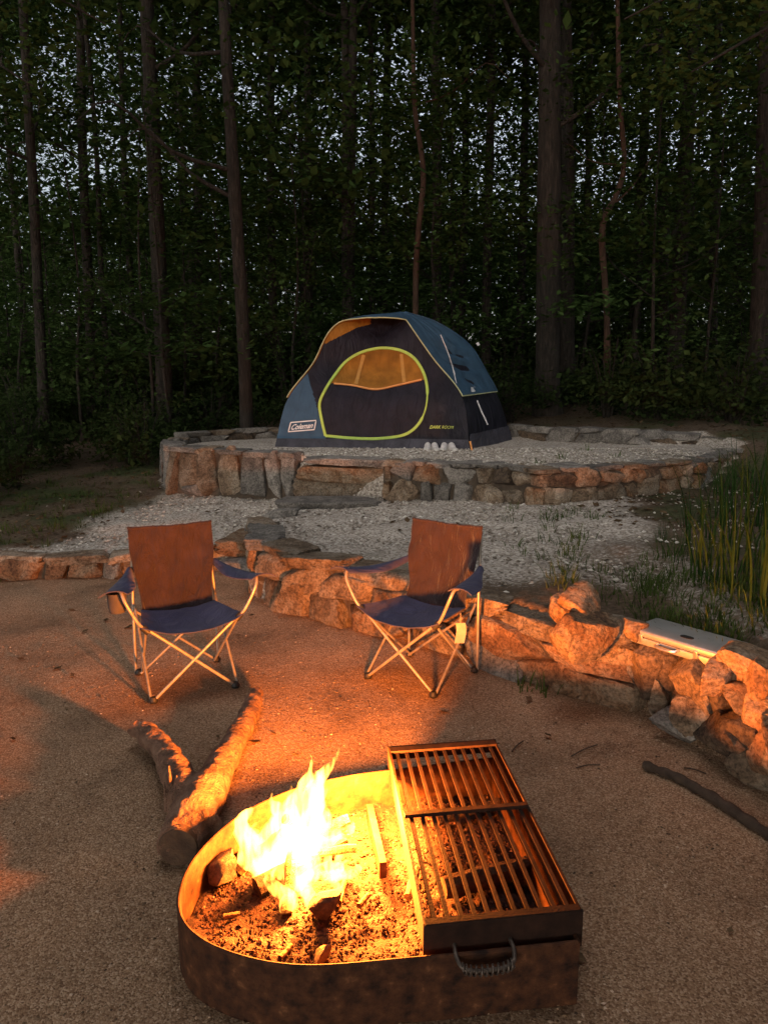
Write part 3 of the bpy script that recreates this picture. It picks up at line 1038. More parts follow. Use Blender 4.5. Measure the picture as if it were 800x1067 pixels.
zp = [on_front(*q) for q in door_px]
zw = [0.038 * (0.55 if 410 < q[1] < 440 and q[0] > 440 else 1) for q in door_px]
wobj('zip_tape', *band(zp, zw, 0.008), M['lime'], tent)
hp = [on_front(*tuple(q)[:2]) for q in smooth_path([(348, 399.5, 0), (368, 401.5, 0), (391, 405.5, 0), (415, 401, 0), (439, 395.5, 0)], 30)]
for xa, ya, xb, yb_ in ((379, 370, 371, 400), (418, 369, 421, 398)):
    wobj('inner_pole_strip', *band([on_front(xa + (xb - xa) * k / 8, ya + (yb_ - ya) * k / 8, 0.008) for k in range(9)], 0.05, 0.004), M['pole_amber'], tent)  # ribbons laid on the net, standing in for poles inside the tent
wobj('window_hem', *band(hp, 0.022, 0.008), M['orange_hem'], tent)
# flysheet: right, back, left, and the front brow
OFF = 0.022
th = 0.265
def hem_t(A, z):
    for i, p in enumerate(A):
        if p.z > z: return i / NT
    return 1.0
tFR, tBR = hem_t(aFR, TZ + 0.66), hem_t(aBR, TZ + 0.58)
def pocket(u, t):
    w = math.exp(-((u - 0.55) / 0.25) ** 2) * math.exp(-((t - 0.47) / 0.16) ** 2)
    return 0.035 * math.sin(t * 55 + u * 9 + 3 * noise.noise(Vector((u * 4, t * 4, 2)))) * w - 0.035 * w
v, f = ruled(aFR, aBR, th, 1.0, 70, 70, sag=0.03, wr=0.018, off=OFF, seed=12, wfun=pocket)
fl = wobj('flysheet', v, f[:], M['fly'], tent, True, None)
rbvh = BVHTree.FromPolygons([tuple(q) for q in v], f)
fr_edge = [v[j * 71] for j in range(71)]
hem_edge = v[:71]
br_edge = [v[j * 71 + 70] for j in range(71)]
v, f = ruled(aBR, aBL, th, 1.0, 40, 40, sag=0.02, wr=0.01, off=OFF, seed=13)
wobj('flysheet', v, f, M['fly'], tent, True, None)
v, f = ruled(aBL, aFL, th, 1.0, 40, 60, sag=0.02, wr=0.01, off=OFF, seed=14)
wobj('flysheet', v, f, M['fly'], tent, True, None)
fl_edge = [v[j * 41 + 40] for j in range(61)]
# brow
tb = 0.765
v, f = ruled(aFL, aFR, tb, 1.0, 60, 24, sag=0.0, wr=0.006, off=OFF, seed=15)
for j in range(25):
    for i in range(61):
        k = 1 - j / 24
        u = i / 60
        v[j * 61 + i] = v[j * 61 + i] + Vector((0.02, -0.10, 0.03)) * (k ** 1.5) * math.sin(math.pi * u) ** 0.7
wobj('flysheet', v, f, M['fly'], tent, True, None)
brow = v[:61]
kk = min(range(71), key=lambda j: (fr_edge[j] - brow[-1]).length)
kl = min(range(61), key=lambda j: (fl_edge[j] - brow[0]).length)
edge = fl_edge[:kl + 1] + brow + fr_edge[:kk + 1][::-1] + hem_edge[1:]
wobj('piping', *tube(edge, 0.008, 6), M['piping'], tent)
wobj('seam', *tube([q + Vector((0.004, -0.006, 0.004)) for q in br_edge], 0.008, 6), M['fly'], tent)


def on_right(px, py, lift=0.012):
    d = ray(px, py).normalized()
    h = rbvh.ray_cast(CAM, d)
    return (h[0] if h[0] is not None else D(px, py, 10.0)) - d * lift


wobj('seam', *tube([on_right(*tuple(q)[:2]) for q in smooth_path([(459, 349, 0), (466, 366, 0), (472, 385, 0), (477, 408, 0)], 16)], 0.007, 6), M['strap'], tent)
wobj('toggle', *tube([on_right(471, 381, 0.025), on_right(473.5, 390, 0.025)], 0.011, 6), M['strap'], tent)
lb = [on_right(490.5, 403.5), on_right(494.5, 403), on_right(495, 408), on_right(491, 408.5)]
wobj('care_label', lb + [q + Vector((0, 0.006, 0)) for q in lb], [(0, 1, 2, 3), (7, 6, 5, 4), (0, 4, 5, 1), (1, 5, 6, 2), (2, 6, 7, 3), (3, 7, 4, 0)], M['strap'], tent, False)
wobj('guy_strap', *tube([D(497, 417.5, 9.75), D(502, 430, 9.66), D(508, 442.5, 9.60)], 0.010, 6), M['strap'], tent)
wobj('ridge_tab', *tube([D(497, 357, 10.50), D(498.5, 360, 10.50)], 0.02, 6), M['strap'], tent)
# corner stake and loop
wobj('stake', *tube([FRc + Vector((0.0, -0.06, 0.10)), FRc + Vector((0.02, -0.14, -0.02))], 0.012, 6), M['orange_hem'], tent)


def text_mesh(body, shear=0.0, bold=0.0, space=1.0):
    cu = bpy.data.curves.new('lettering', 'FONT')
    cu.body = body
    cu.shear = shear
    cu.offset = bold
    cu.space_character = space
    o = bpy.data.objects.new('lettering', cu)
    COL.objects.link(o)
    dg = bpy.context.evaluated_depsgraph_get()
    me = bpy.data.meshes.new_from_object(o.evaluated_get(dg))
    V = np.array([v.co[:] for v in me.vertices])
    Fc = [tuple(p.vertices) for p in me.polygons]
    bpy.data.objects.remove(o)
    bpy.data.curves.remove(cu)
    bpy.data.meshes.remove(me)
    mn, mx = V.min(0), V.max(0)
    return (V[:, :2] - mn[:2]) / (mx[:2] - mn[:2]), Fc


def quad_text(uv, quad, fn, lift):
    (ax, ay), (bx, by), (cx_, cy_), (dx, dy) = quad   # TL TR BR BL
    out = []
    for u, w in uv:
        x = (dx + (cx_ - dx) * u) * (1 - w) + (ax + (bx - ax) * u) * w
        y = (dy + (cy_ - dy) * u) * (1 - w) + (ay + (by - ay) * u) * w
        out.append(fn(x, y, lift))
    return out


uv, tf = text_mesh('Coleman', 0.25, 0.02)
wobj('logo_lettering', quad_text(uv, [(305, 442.2), (327, 440.2), (325.6, 446), (303, 448)], on_front, 0.02), tf, M['white'], tent, False)
lq = [(303, 440.2), (329.3, 438), (327.4, 447.6), (300.4, 449.8), (303, 440.2), (329.3, 438)]
lp = []
for (x0, y0), (x1, y1) in zip(lq[:-2], lq[1:-1]):
    lp += [on_front(x0 + (x1 - x0) * k / 6, y0 + (y1 - y0) * k / 6, 0.016) for k in range(6)]
lp.append(lp[0])
wobj('logo_border', *band(lp, 0.015, 0.003), M['white'], tent)
uv, tf = text_mesh('DARK', 0.2, 0.03)
wobj('door_lettering', quad_text(uv, [(448, 443.2), (459.5, 443.4), (459, 446.6), (447.3, 446.6)], on_front, 0.018), tf, M['printlime'], tent, False)
uv, tf = text_mesh('ROOM', 0.2, 0.0)
wobj('door_lettering', quad_text(uv, [(460.5, 443.4), (472.5, 443.8), (472, 446.9), (460, 446.6)], on_front, 0.018), tf, M['printlime'], tent, False)

# shoes in front of the tent
def shoe_parts(root):
    prof = []
    mb, ms = MB(), MB()
    L = 0.27
    rows = []
    for i in range(13):
        u = i / 12
        y = -L / 2 + L * u
        w = 0.048 * (0.35 + 0.65 * math.sin(math.pi * min(1, max(0.06, (0.04 + 0.96 * u)))) ** 0.45) * (0.9 + 0.15 * math.cos(u * 5))
        h = 0.042 + 0.035 * (1 - sstep(0.3, 0.65, u)) + 0.012 * math.sin(u * 6)
        if u > 0.9: h *= 0.75
        ring = []
        for k in range(9):
            a = math.pi * k / 8
            ring.append((w * math.cos(a), y, 0.022 + (h - 0.022) * math.sin(a) ** 0.7))
        rows.append(ring)
        prof.append((w, y))
    for r_ in rows: mb.v += r_
    for i in range(12):
        for k in range(8):
            a = i * 9 + k
            mb.f.append((a, a + 1, a + 10, a + 9))
    mb.f += [tuple(range(9))[::-1], tuple(range(12 * 9, 13 * 9))]
    out = [(w * 1.08, y * 1.02) for w, y in prof] + [(-w * 1.08, y * 1.02) for w, y in prof[::-1]]
    n = len(out)
    ms.v = [(x, y, 0.0) for x, y in out] + [(x, y, 0.026) for x, y in out]
    ms.f = [tuple(range(n)), tuple(range(n, 2 * n))[::-1]] + [(i, i + n, (i + 1) % n + n, (i + 1) % n) for i in range(n)]
    mb.build('upper', M['shoe'], root, True, 60)
    ms.build('sole', M['sole'], root, True, 40)
    mo = MB().add(*tube([(0, -0.085, 0.072), (0, -0.085, 0.084)], [0.030, 0.034], 12))
    mo.build('collar', M['shoedark'], root)


shoe0 = None
for i, (px, lab, rz) in enumerate(((445, 'pale shoe at the left end of the four by the tent wall', 3.0), (453.5, 'pale shoe, second from the left by the tent wall', 3.25),
                                   (462, 'pale shoe, third from the left by the tent wall', 2.95), (471.5, 'pale shoe at the right end of the four by the tent wall', 3.3))):
    p = D(px, 467, 9.12)
    if i == 0:
        shoe0 = thing('shoe', lab, 'shoe', (p.x, p.y, TZ + 0.004), rz, 'shoes in front of the tent')
        shoe_parts(shoe0)
    else:
        s = copy_tree(shoe0)
        s.location = (p.x, p.y, TZ + 0.004)
        s.rotation_euler = (0, 0, rz)
        s['label'] = lab

# ------------------------------------------------------------------ camp chairs (local: faces -y)
def build_chair(root, cup=True):
    fx, fy = 0.212, 0.205
    sF = 0.245
    tr = 0.0085
    FLf, FRf, BLf, BRf = Vector((-fx, -fy, 0.012)), Vector((fx, -fy, 0.012)), Vector((-fx, fy, 0.012)), Vector((fx, fy, 0.012))
    for s in (-1, 1):
        seatc = Vector((s * sF, -0.225, 0.405))
        armf = Vector((s * 0.345, -0.20, 0.60))
        pth = [Vector((-s * fx, -fy - 0.004 * s, 0.012)), Vector((s * (sF - 0.03), -0.220, 0.385)), seatc]
        pth = [pth[0].lerp(pth[1], k / 6) for k in range(7)] + smooth_path([seatc, Vector((s * 0.275, -0.235, 0.445)), Vector((s * 0.325, -0.245, 0.55)), Vector((s * 0.338, -0.225, 0.595)), armf], 14)
        MB().add(*tube(pth, tr, 10)).build('front_leg', M['tube'], root)
        MB().add(*tube([Vector((s * (fx + 0.012), -fy, 0.012)), Vector((s * (fx + 0.010), fy, 0.40))], tr * 0.85, 8)).build('side_leg', M['tube'], root)
        MB().add(*tube([Vector((s * (fx - 0.010), fy, 0.012)), Vector((s * (sF - 0.012), -0.212, 0.385))], tr * 0.85, 8)).build('side_leg', M['tube'], root)
        MB().add(*tube([Vector((s * fx, fy + 0.014 * s, 0.012)), Vector((-s * fx, fy + 0.014 * s, 0.36))], tr * 0.85, 8)).build('rear_leg', M['tube'], root)
        MB().add(*tube([Vector((s * (fx + 0.02), fy + 0.02, 0.012)), Vector((s * (fx + 0.016), fy + 0.022, 0.4)), Vector((s * (fx + 0.004), fy + 0.050, 0.60)), Vector((s * (fx - 0.012), fy + 0.088, 0.79))], tr, 10)).build('back_post', M['tube'], root)
        for c in (Vector((s * fx, -fy, 0)), Vector((s * (fx + 0.006), fy + 0.01, 0))):
            MB().add(*tube([c, c + Vector((0, 0, 0.012)), c + Vector((0, 0, 0.03))], [0.020, 0.024, 0.015], 10)).build('foot_cap', M['black'], root)
        j = Vector((s * (sF - 0.006), -0.222, 0.395))
        MB().add(*tube([j + Vector((-0.018 * s, 0, -0.016)), j + Vector((0.012 * s, 0, 0.016))], 0.017, 10)).build('joint', M['black'], root)
        # armrest cloth
        V, Fc = [], []
        nu, nv = 14, 6
        a0 = Vector((s * (fx + 0.02), fy + 0.03, 0.605))
        for th in (0, 1):
            for i in range(nu + 1):
                u = i / nu
                c = a0.lerp(armf + Vector((s * 0.02, -0.04, 0.006)), u)
                c.z -= 0.03 * math.sin(math.pi * u)
                wd = 0.022 + 0.045 * sstep(0, 0.55, u)
                for k in range(nv + 1):
                    q = k / nv * 2 - 1
                    V.append((c.x + wd * q + s * 0.012 * u, c.y, c.z + 0.010 * (1 - q * q) - (0.012 * abs(q) ** 3) - 0.005 * th))
        m = (nu + 1) * (nv + 1)
        for i in range(nu):
            for k in range(nv):
                a = i * (nv + 1) + k
                Fc += [(a, a + 1, a + nv + 2, a + nv + 1), (m + a + nv + 1, m + a + nv + 2, m + a + 1, m + a)]
        for i in range(nu):
            a, b = i * (nv + 1), i * (nv + 1) + nv
            Fc += [(a, a + nv + 1, m + a + nv + 1, m + a), (b, m + b, m + b + nv + 1, b + nv + 1)]
        for k in range(nv):
            Fc += [(k, m + k, m + k + 1, k + 1), (nu * (nv + 1) + k, nu * (nv + 1) + k + 1, m + nu * (nv + 1) + k + 1, m + nu * (nv + 1) + k)]
        arm = MB().add(V, Fc).build('armrest', M['navy'], root, True, 50)
        if s == -1 and cup:
            c = Vector((-0.352, -0.155, 0.585))
            V, Fc = [], []
            rings = [(0.047, 0.0), (0.046, -0.03), (0.043, -0.075), (0.036, -0.10)]
            for rr, dz in rings:
                for k in range(16):
                    a = 2 * math.pi * k / 16
                    V.append(c + Vector((rr * math.cos(a), rr * math.sin(a), dz)))
            for i in range(3):
                for k in range(16):
                    a, b = i * 16 + k, i * 16 + (k + 1) % 16
                    Fc.append((a, b, b + 16, a + 16))
            Fc.append(tuple(range(48, 64)))
            MB().add(V, Fc).build('cup_holder', M['meshcup'], arm, True, 60)

    def cloth(rows, thick, name, mt):
        n = len(rows[0])
        V, Fc = [], []
        for sgn in (0, 1):
            for r_ in rows:
                for p in r_:
                    V.append(Vector(p) + Vector((0, 0.003 * sgn, -thick * sgn)))
        m = len(rows) * n
        for i in range(len(rows) - 1):
            for k in range(n - 1):
                a = i * n + k
                Fc += [(a, a + 1, a + n + 1, a + n), (m + a + n, m + a + n + 1, m + a + 1, m + a)]
        e = list(range(n)) + [i * n + n - 1 for i in range(1, len(rows))] + [m - 1 - k for k in range(1, n)] + [i * n for i in range(len(rows) - 2, 0, -1)]
        for a, b in zip(e, e[1:] + e[:1]):
            Fc.append((a, m + a, m + b, b))
        MB().add(V, Fc).build(name, mt, root, True, 55)

    rows = []
    for j in range(19):
        v = j / 18
        row = []
        y = -0.245 + 0.385 * v
        hw = 0.258 - 0.060 * v
        zb = 0.415 - 0.02 * v
        for i in range(23):
            u = i / 22 * 2 - 1
            sag = 0.058 * (1 - abs(u) ** 2.2) * (0.9 + 0.25 * math.sin(math.pi * v) - 0.45 * v)
            w = 0.005 * noise.noise(Vector((u * 3, v * 4, 5)))
            row.append((hw * u, y - 0.025 * (1 - u * u) * (1 - v), zb - sag + w))
        rows.append(row)
    cloth(rows, 0.006, 'seat', M['navy'])
    rows = []
    for j in range(23):
        v = j / 22
        row = []
        z = 0.375 + 0.455 * v
        hw = 0.192 + 0.036 * sstep(0.1, 0.75, v)
        yb = 0.140 + 0.115 * v
        for i in range(23):
            u = i / 22 * 2 - 1
            sag = 0.045 * (1 - u * u) * math.sin(math.pi * min(1, 0.15 + 0.75 * v))
            w = 0.024 * noise.noise(Vector((u * 3.5 + v * 2.5, v * 3 - u, 8))) + 0.012 * noise.noise(Vector((u * 9 + 3 * v, v * 6, 1)))
            zz = z - 0.045 * (1 - u * u) * (1 - v) ** 2 * 0.6 - (0.012 * (1 - u * u) if v > 0.9 else 0)
            row.append((hw * u, yb + sag + w, zz))
        rows.append(row)
    cloth(rows, 0.004, 'backrest', M['navy_firelit'])
    # hem roll along the top
    top = rows[-1]
    MB().add(*tube([Vector(p) + Vector((0, 0.002, -0.004)) for p in top], 0.008, 8)).build('top_hem', M['navy_firelit'], root)


chair = thing('camping_chair', 'folding navy canvas chair with mesh cup holder, left of the stone steps', 'chair', (-1.074, 3.82, 0.004), R(27), 'folding chairs facing the fire')
build_chair(chair)
chair2 = copy_tree(chair)
chair2.location = (0.204, 3.90, 0.004)
chair2.rotation_euler = (0, 0, R(-36))
chair2['label'] = 'folding navy canvas chair with a dangling paper tag, close to the curved stone wall'
for ch in list(chair2.children):
    for g in list(ch.children):
        if g.name.startswith('cup_holder'):
            bpy.data.objects.remove(g)
V, Fc = [], []
for i in range(7):
    u = i / 6
    for s in (-1, 1):
        V.append((0.236 + 0.026 * s * 0.8 , 0.02 + 0.016 * s + 0.012 * math.sin(u * 4), 0.345 - 0.11 * u))
n = len(V)
V += [(x + 0.002, y - 0.004, z) for x, y, z in V]
for i in range(6):
    a = i * 2
    Fc += [(a, a + 1, a + 3, a + 2), (n + a + 2, n + a + 3, n + a + 1, n + a), (a, a + 2, n + a + 2, n + a), (a + 1, n + a + 1, n + a + 3, a + 3)]
Fc += [(0, n, n + 1, 1), (12, 13, n + 13, n + 12)]
MB().add(V, Fc).build('paper_tag', M['paper'], chair2)
MB().add(*tube([(0.236, 0.02, 0.40), (0.236, 0.02, 0.343)], 0.002, 5)).build('tag_string', M['paper'], chair2)

# ------------------------------------------------------------------ fire ring
RH = 0.18
RC = Vector((-0.085, 2.105, 0))
RT = R(6.5)
rot = Matrix.Rotation(RT, 3, 'Z')
ring = thing('fire_ring', 'rusty steel fire ring with a barred cooking grate over its right half', 'fire ring', RC)


def rl(x, y, z=0):
    return RC + rot @ Vector((x, y, z))


_arc = smooth_path([(0.10, 1.634, 0), (-0.197, 1.606, 0), (-0.395, 1.652, 0), (-0.525, 1.742, 0), (-0.583, 1.875, 0), (-0.572, 2.06, 0),
                    (-0.475, 2.272, 0), (-0.315, 2.425, 0), (-0.127, 2.513, 0), (0.03, 2.555, 0)], 70)
_out = [Vector((0.505, 1.690, 0)), Vector((0.37, 1.671, 0)), Vector((0.235, 1.652, 0))] + _arc + [Vector((0.17, 2.59, 0)), Vector((0.31, 2.624, 0)), Vector((0.425, 2.65, 0))]
_out += [Vector((0.425, 2.65, 0)).lerp(Vector((0.505, 1.690, 0)), k / 10) for k in range(1, 10)]


def outline(inset):
    n, res = len(_out), []
    for i, p in enumerate(_out):
        a, b = (_out[i] - _out[i - 1]).normalized(), (_out[(i + 1) % n] - p).normalized()
        na, nb = Vector((a.y, -a.x, 0)), Vector((b.y, -b.x, 0))
        m = (na + nb).normalized()
        res.append(p + m * (inset / max(0.5, m.dot(na))))
    return [(q.x, q.y) for q in res]


outer = outline(0.0)
inner = outline(0.009)
V, Fc = [], []
n = len(outer)
for (ox, oy), (ix, iy) in zip(outer, inner):
    V += [Vector((ox, oy, -0.03)), Vector((ox, oy, RH)), Vector((ix, iy, RH)), Vector((ix, iy, -0.03))]
for i in range(n):
    j = (i + 1) % n
    for k in range(4):
        Fc.append((i * 4 + k, j * 4 + k, j * 4 + (k + 1) % 4, i * 4 + (k + 1) % 4))
wobj('ring_wall', V, Fc, M['rust'], ring, True, 40)
# rolled lip
lip = [Vector((x, y, RH)) for x, y in outline(0.0045)]
wobj('ring_lip', *tube(lip + [lip[0]], 0.0055, 8, caps=False), M['rust'], ring)
# bracket on the far right side
b = Vector((0.462, 2.45, RH - 0.02))
wobj('hinge_bracket', *box(b, (0.03, 0.06, 0.06), rot), M['grate'], ring, False)
# grate
GZ = 0.245
NL, NR, FR_, FL_ = Vector((0.105, 1.667, GZ)), Vector((0.512, 1.722, GZ)), Vector((0.425, 2.66, GZ)), Vector((0.02, 2.60, GZ))
grate = wobj('grate', *MB().add(*tube([NL, NR], 0.001, 4)).v and box(((NL + NR) / 2) + Vector((0, 0, -0.0475)), ((NR - NL).length + 0.012, 0.008, 0.105), Matrix.Rotation(math.atan2(NR.y - NL.y, NR.x - NL.x), 3, 'Z')), M['grate'], ring, False)
grate.name = 'grate_front'


def bar(a, b, w, h, name, mat, parent):
    t = b - a
    rz = Matrix.Rotation(math.atan2(t.y, t.x), 3, 'Z')
    return wobj(name, *box((a + b) / 2, (t.length, w, h), rz), M[mat], parent, False)


bar(NL + Vector((0, 0.004, -0.04)), FL_ + Vector((0, 0, -0.04)), 0.008, 0.085, 'grate_side', 'rust', ring)
bar(NR + Vector((0, 0.004, -0.03)), FR_ + Vector((0, 0, -0.03)), 0.008, 0.065, 'grate_side', 'grate', ring)
bar(FL_ + Vector((-0.006, 0.004, -0.022)), FR_ + Vector((0.006, 0.004, -0.022)), 0.010, 0.05, 'grate_back', 'grate', ring)
NB = 11
for i in range(NB):
    u = (i + 0.75) / (NB + 0.5)
    bar(NL.lerp(NR, u) + Vector((0, 0.005, -0.008)), FL_.lerp(FR_, u) + Vector((0, -0.002, -0.008)), 0.0115, 0.0125, 'grate_bar', 'grate', ring)
ml, mr = NL.lerp(FL_, 0.52), NR.lerp(FR_, 0.52)
bar(ml + Vector((0.004, 0, 0.005)), mr + Vector((-0.004, 0, 0.005)), 0.020, 0.012, 'grate_crossbar', 'grate', ring)
bar(NL.lerp(FL_, 0.012) + Vector((0, 0, 0.001)), NR.lerp(FR_, 0.012) + Vector((0, 0, 0.001)), 0.022, 0.010, 'grate_crossbar', 'grate', ring)
bar(NL.lerp(FL_, 0.978) + Vector((0, 0, 0.001)), NR.lerp(FR_, 0.978) + Vector((0, 0, 0.001)), 0.034, 0.010, 'grate_crossbar', 'grate', ring)
# handle with coil
tx = (NR - NL).normalized()
ny = Vector((tx.y, -tx.x, 0))
hc = NL.lerp(NR, 0.36) + Vector((0, 0, -0.055))
hw = 0.073
pth = smooth_path([hc - tx * hw, hc - tx * (hw + 0.002) + ny * 0.035 - Vector((0, 0, 0.010)), hc - tx * (hw - 0.014) + ny * 0.062 - Vector((0, 0, 0.024)), hc + ny * 0.068 - Vector((0, 0, 0.028)),
                   hc + tx * (hw - 0.014) + ny * 0.062 - Vector((0, 0, 0.024)), hc + tx * (hw + 0.002) + ny * 0.035 - Vector((0, 0, 0.010)), hc + tx * hw], 40)
hd = wobj('handle', *tube(pth, 0.0055, 10), M['coil'], ring)
coil = []
for i in range(150):
    u = i / 149
    c = pth[0].lerp(pth[0], 0)
    k = 12 + u * 16
    c = pth[int(k)].lerp(pth[min(40, int(k) + 1)], k - int(k))
    a = u * 2 * math.pi * 11
    coil.append(c + (ny * math.cos(a) + Vector((0, 0, 1)) * math.sin(a)) * 0.0115)
wobj('handle_coil', *tube(coil, 0.0028, 6), M['coil'], hd)

# ash bed
V, Fc = [], []
rings_, segs = 22, 72
oi = [(x - RC.x, y - RC.y) for x, y in outline(0.013)]
INP = outline(0.03)
nO = len(oi)
for j in range(rings_ + 1):
    q = j / rings_
    for x, y in oi:
        xx, yy = 0.05 + (x - 0.05) * q, y * q
        z = 0.050 + 0.035 * noise.fractal(Vector((xx * 5, yy * 5, 2)), 1.0, 2, 4) + 0.012 * noise.fractal(Vector((xx * 22, yy * 22, 2)), 1.0, 2, 3) + 0.03 * math.exp(-((xx + 0.2) ** 2 + yy ** 2) / 0.03)
        V.append(RC + Vector((xx, yy, max(0.006, z))))
for j in range(rings_):
    for i in range(nO):
        a, b = j * nO + i, j * nO + (i + 1) % nO
        Fc.append((a, b, b + nO, a + nO))
tag(wobj('ash', V, Fc, M['ash'], None, True, None), 'bed of ash and cinders inside the fire ring', 'ash', kind='stuff')
# cinder crumbs
pts = []
while len(pts) < 6500:
    x, y = rg.uniform(-0.6, 0.62), rg.uniform(-0.55, 0.58)
    q = RC + Vector((x, y, 0))
    if not in_poly(q.x, q.y, INP): continue
    z = 0.052 + 0.035 * noise.fractal(Vector((x * 5, y * 5, 2)), 1.0, 2, 4) + 0.03 * math.exp(-((x + 0.2) ** 2 + y ** 2) / 0.03)
    q = RC + Vector((x, y, max(0.01, z)))
    pts.append(tuple(q))
cind = island_mat('cinder', [(0, (0.014, 0.007, 0.006)), (0.5, (0.038, 0.016, 0.012)), (0.9, (0.07, 0.032, 0.023)), (1, (0.16, 0.09, 0.065))])
tag(link('cinders', chips_mesh('cinders', np.array(pts), 0.003, 0.0095, cind, rg)), 'crumbs of cinder and charcoal in the fire ring', 'cinders', kind='stuff')

# firewood inside the ring
def stick(name, label, a, b, r, mat, seed, cat='firewood', seg=9, taper=0.85):
    a, b = Vector(a), Vector(b)
    pts = []
    rr = []
    n = 9
    u, w = frame_of(b - a)
    for i in range(n):
        k = i / (n - 1)
        p = a.lerp(b, k) + u * 0.2 * r * noise.noise(Vector((k * 3, seed, 0))) + w * 0.2 * r * noise.noise(Vector((k * 3, seed, 7)))
        pts.append(p)
        rr.append(r * (1 - (1 - taper) * k) * (1 + 0.18 * noise.noise(Vector((k * 7, seed, 3)))))
    return tag(wobj(name, *tube(pts, rr, seg, wob=0.25, wscale=30), M[mat], None, True, 35), label, cat)


FC = P(305, 905, 0.10)
FC.z = 0
stick('burning_stick', 'burning stick leaning into the flames from the left', FC + Vector((-0.17, 0.03, 0.08)), FC + Vector((0.01, 0.02, 0.24)), 0.022, 'wood', 1)
stick('burning_stick', 'burning split log lying across the bottom of the flames', FC + Vector((-0.10, -0.08, 0.09)), FC + Vector((0.16, 0.10, 0.13)), 0.030, 'char', 2)
stick('burning_stick', 'burning stick rising at the back of the flames', FC + Vector((0.12, 0.12, 0.08)), FC + Vector((-0.02, 0.00, 0.27)), 0.020, 'wood', 3)
stick('burning_stick', 'pale stick sticking out of the flames to the right', FC + Vector((-0.02, 0.02, 0.13)), FC + Vector((0.20, 0.03, 0.15)), 0.015, 'wood', 4)
stick('burning_stick', 'dark charred branch curving behind the right of the flames', FC + Vector((0.02, 0.10, 0.12)), FC + Vector((0.17, 0.16, 0.17)), 0.022, 'char', 5)
stick('burning_stick', 'burning stick pointing toward the near rim below the flames', FC + Vector((0.0, -0.16, 0.07)), FC + Vector((0.0, 0.05, 0.20)), 0.020, 'wood', 6)
lone('charred stump end glowing at the near foot of the flames', 336, 942, 0.10, (0.085, 0.07, 0.06), 0.3, 301, 'stone_dark', name='charred_stump', sub=3)
lone('round pebble on the ash near the front rim of the ring', 335, 995, 0.075, (0.036, 0.034, 0.044), 0.3, 302, 'stone_rust', name='pebble', sub=3)
lone('dark charred chunk at the left inside wall of the ring', 232, 907, 0.09, (0.11, 0.09, 0.09), 0.8, 303, 'stone_dark', name='charred_chunk', sub=3)
stick('splinter', 'short pale splinter on the ash right of the flames', P(374, 944, 0.085), P(384, 932, 0.09), 0.009, 'wood', 8)
stick('splinter', 'pale splinter standing between the flames and the metal divider', P(353, 940, 0.08), P(361, 913, 0.10), 0.009, 'wood', 9)
stick('splinter', 'pale wood chip on the ash left of the flames', P(233, 955, 0.075), P(250, 952, 0.075), 0.008, 'wood', 10)
stick('splinter', 'pale wood chip on the ash near the front of the ring', P(292, 998, 0.07), P(304, 985, 0.072), 0.008, 'wood', 11)
stick('firewood', 'charred log lying under the near half of the grate', P(462, 925, 0.085), P(552, 902, 0.09), 0.035, 'char', 12)
stick('firewood', 'pale stick end poking out from under the grate', P(425, 935, 0.08), P(434, 905, 0.10), 0.014, 'wood', 13)
stick('firewood', 'thin charred branch under the far half of the grate', P(455, 855, 0.085), P(520, 835, 0.09), 0.018, 'char', 14)
# metal divider strip
a, b = P(385, 846, 0.10), P(399, 912, 0.085)
t = b - a
tag(wobj('divider_strip', *box((a + b) / 2 + Vector((0, 0, 0.01)), (t.length, 0.022, 0.055), Matrix.Rotation(math.atan2(t.y, t.x), 3, 'Z')), M['rust'], None, False),
    'narrow rusty strip standing in the ash between the flames and the grate', 'metal strip')

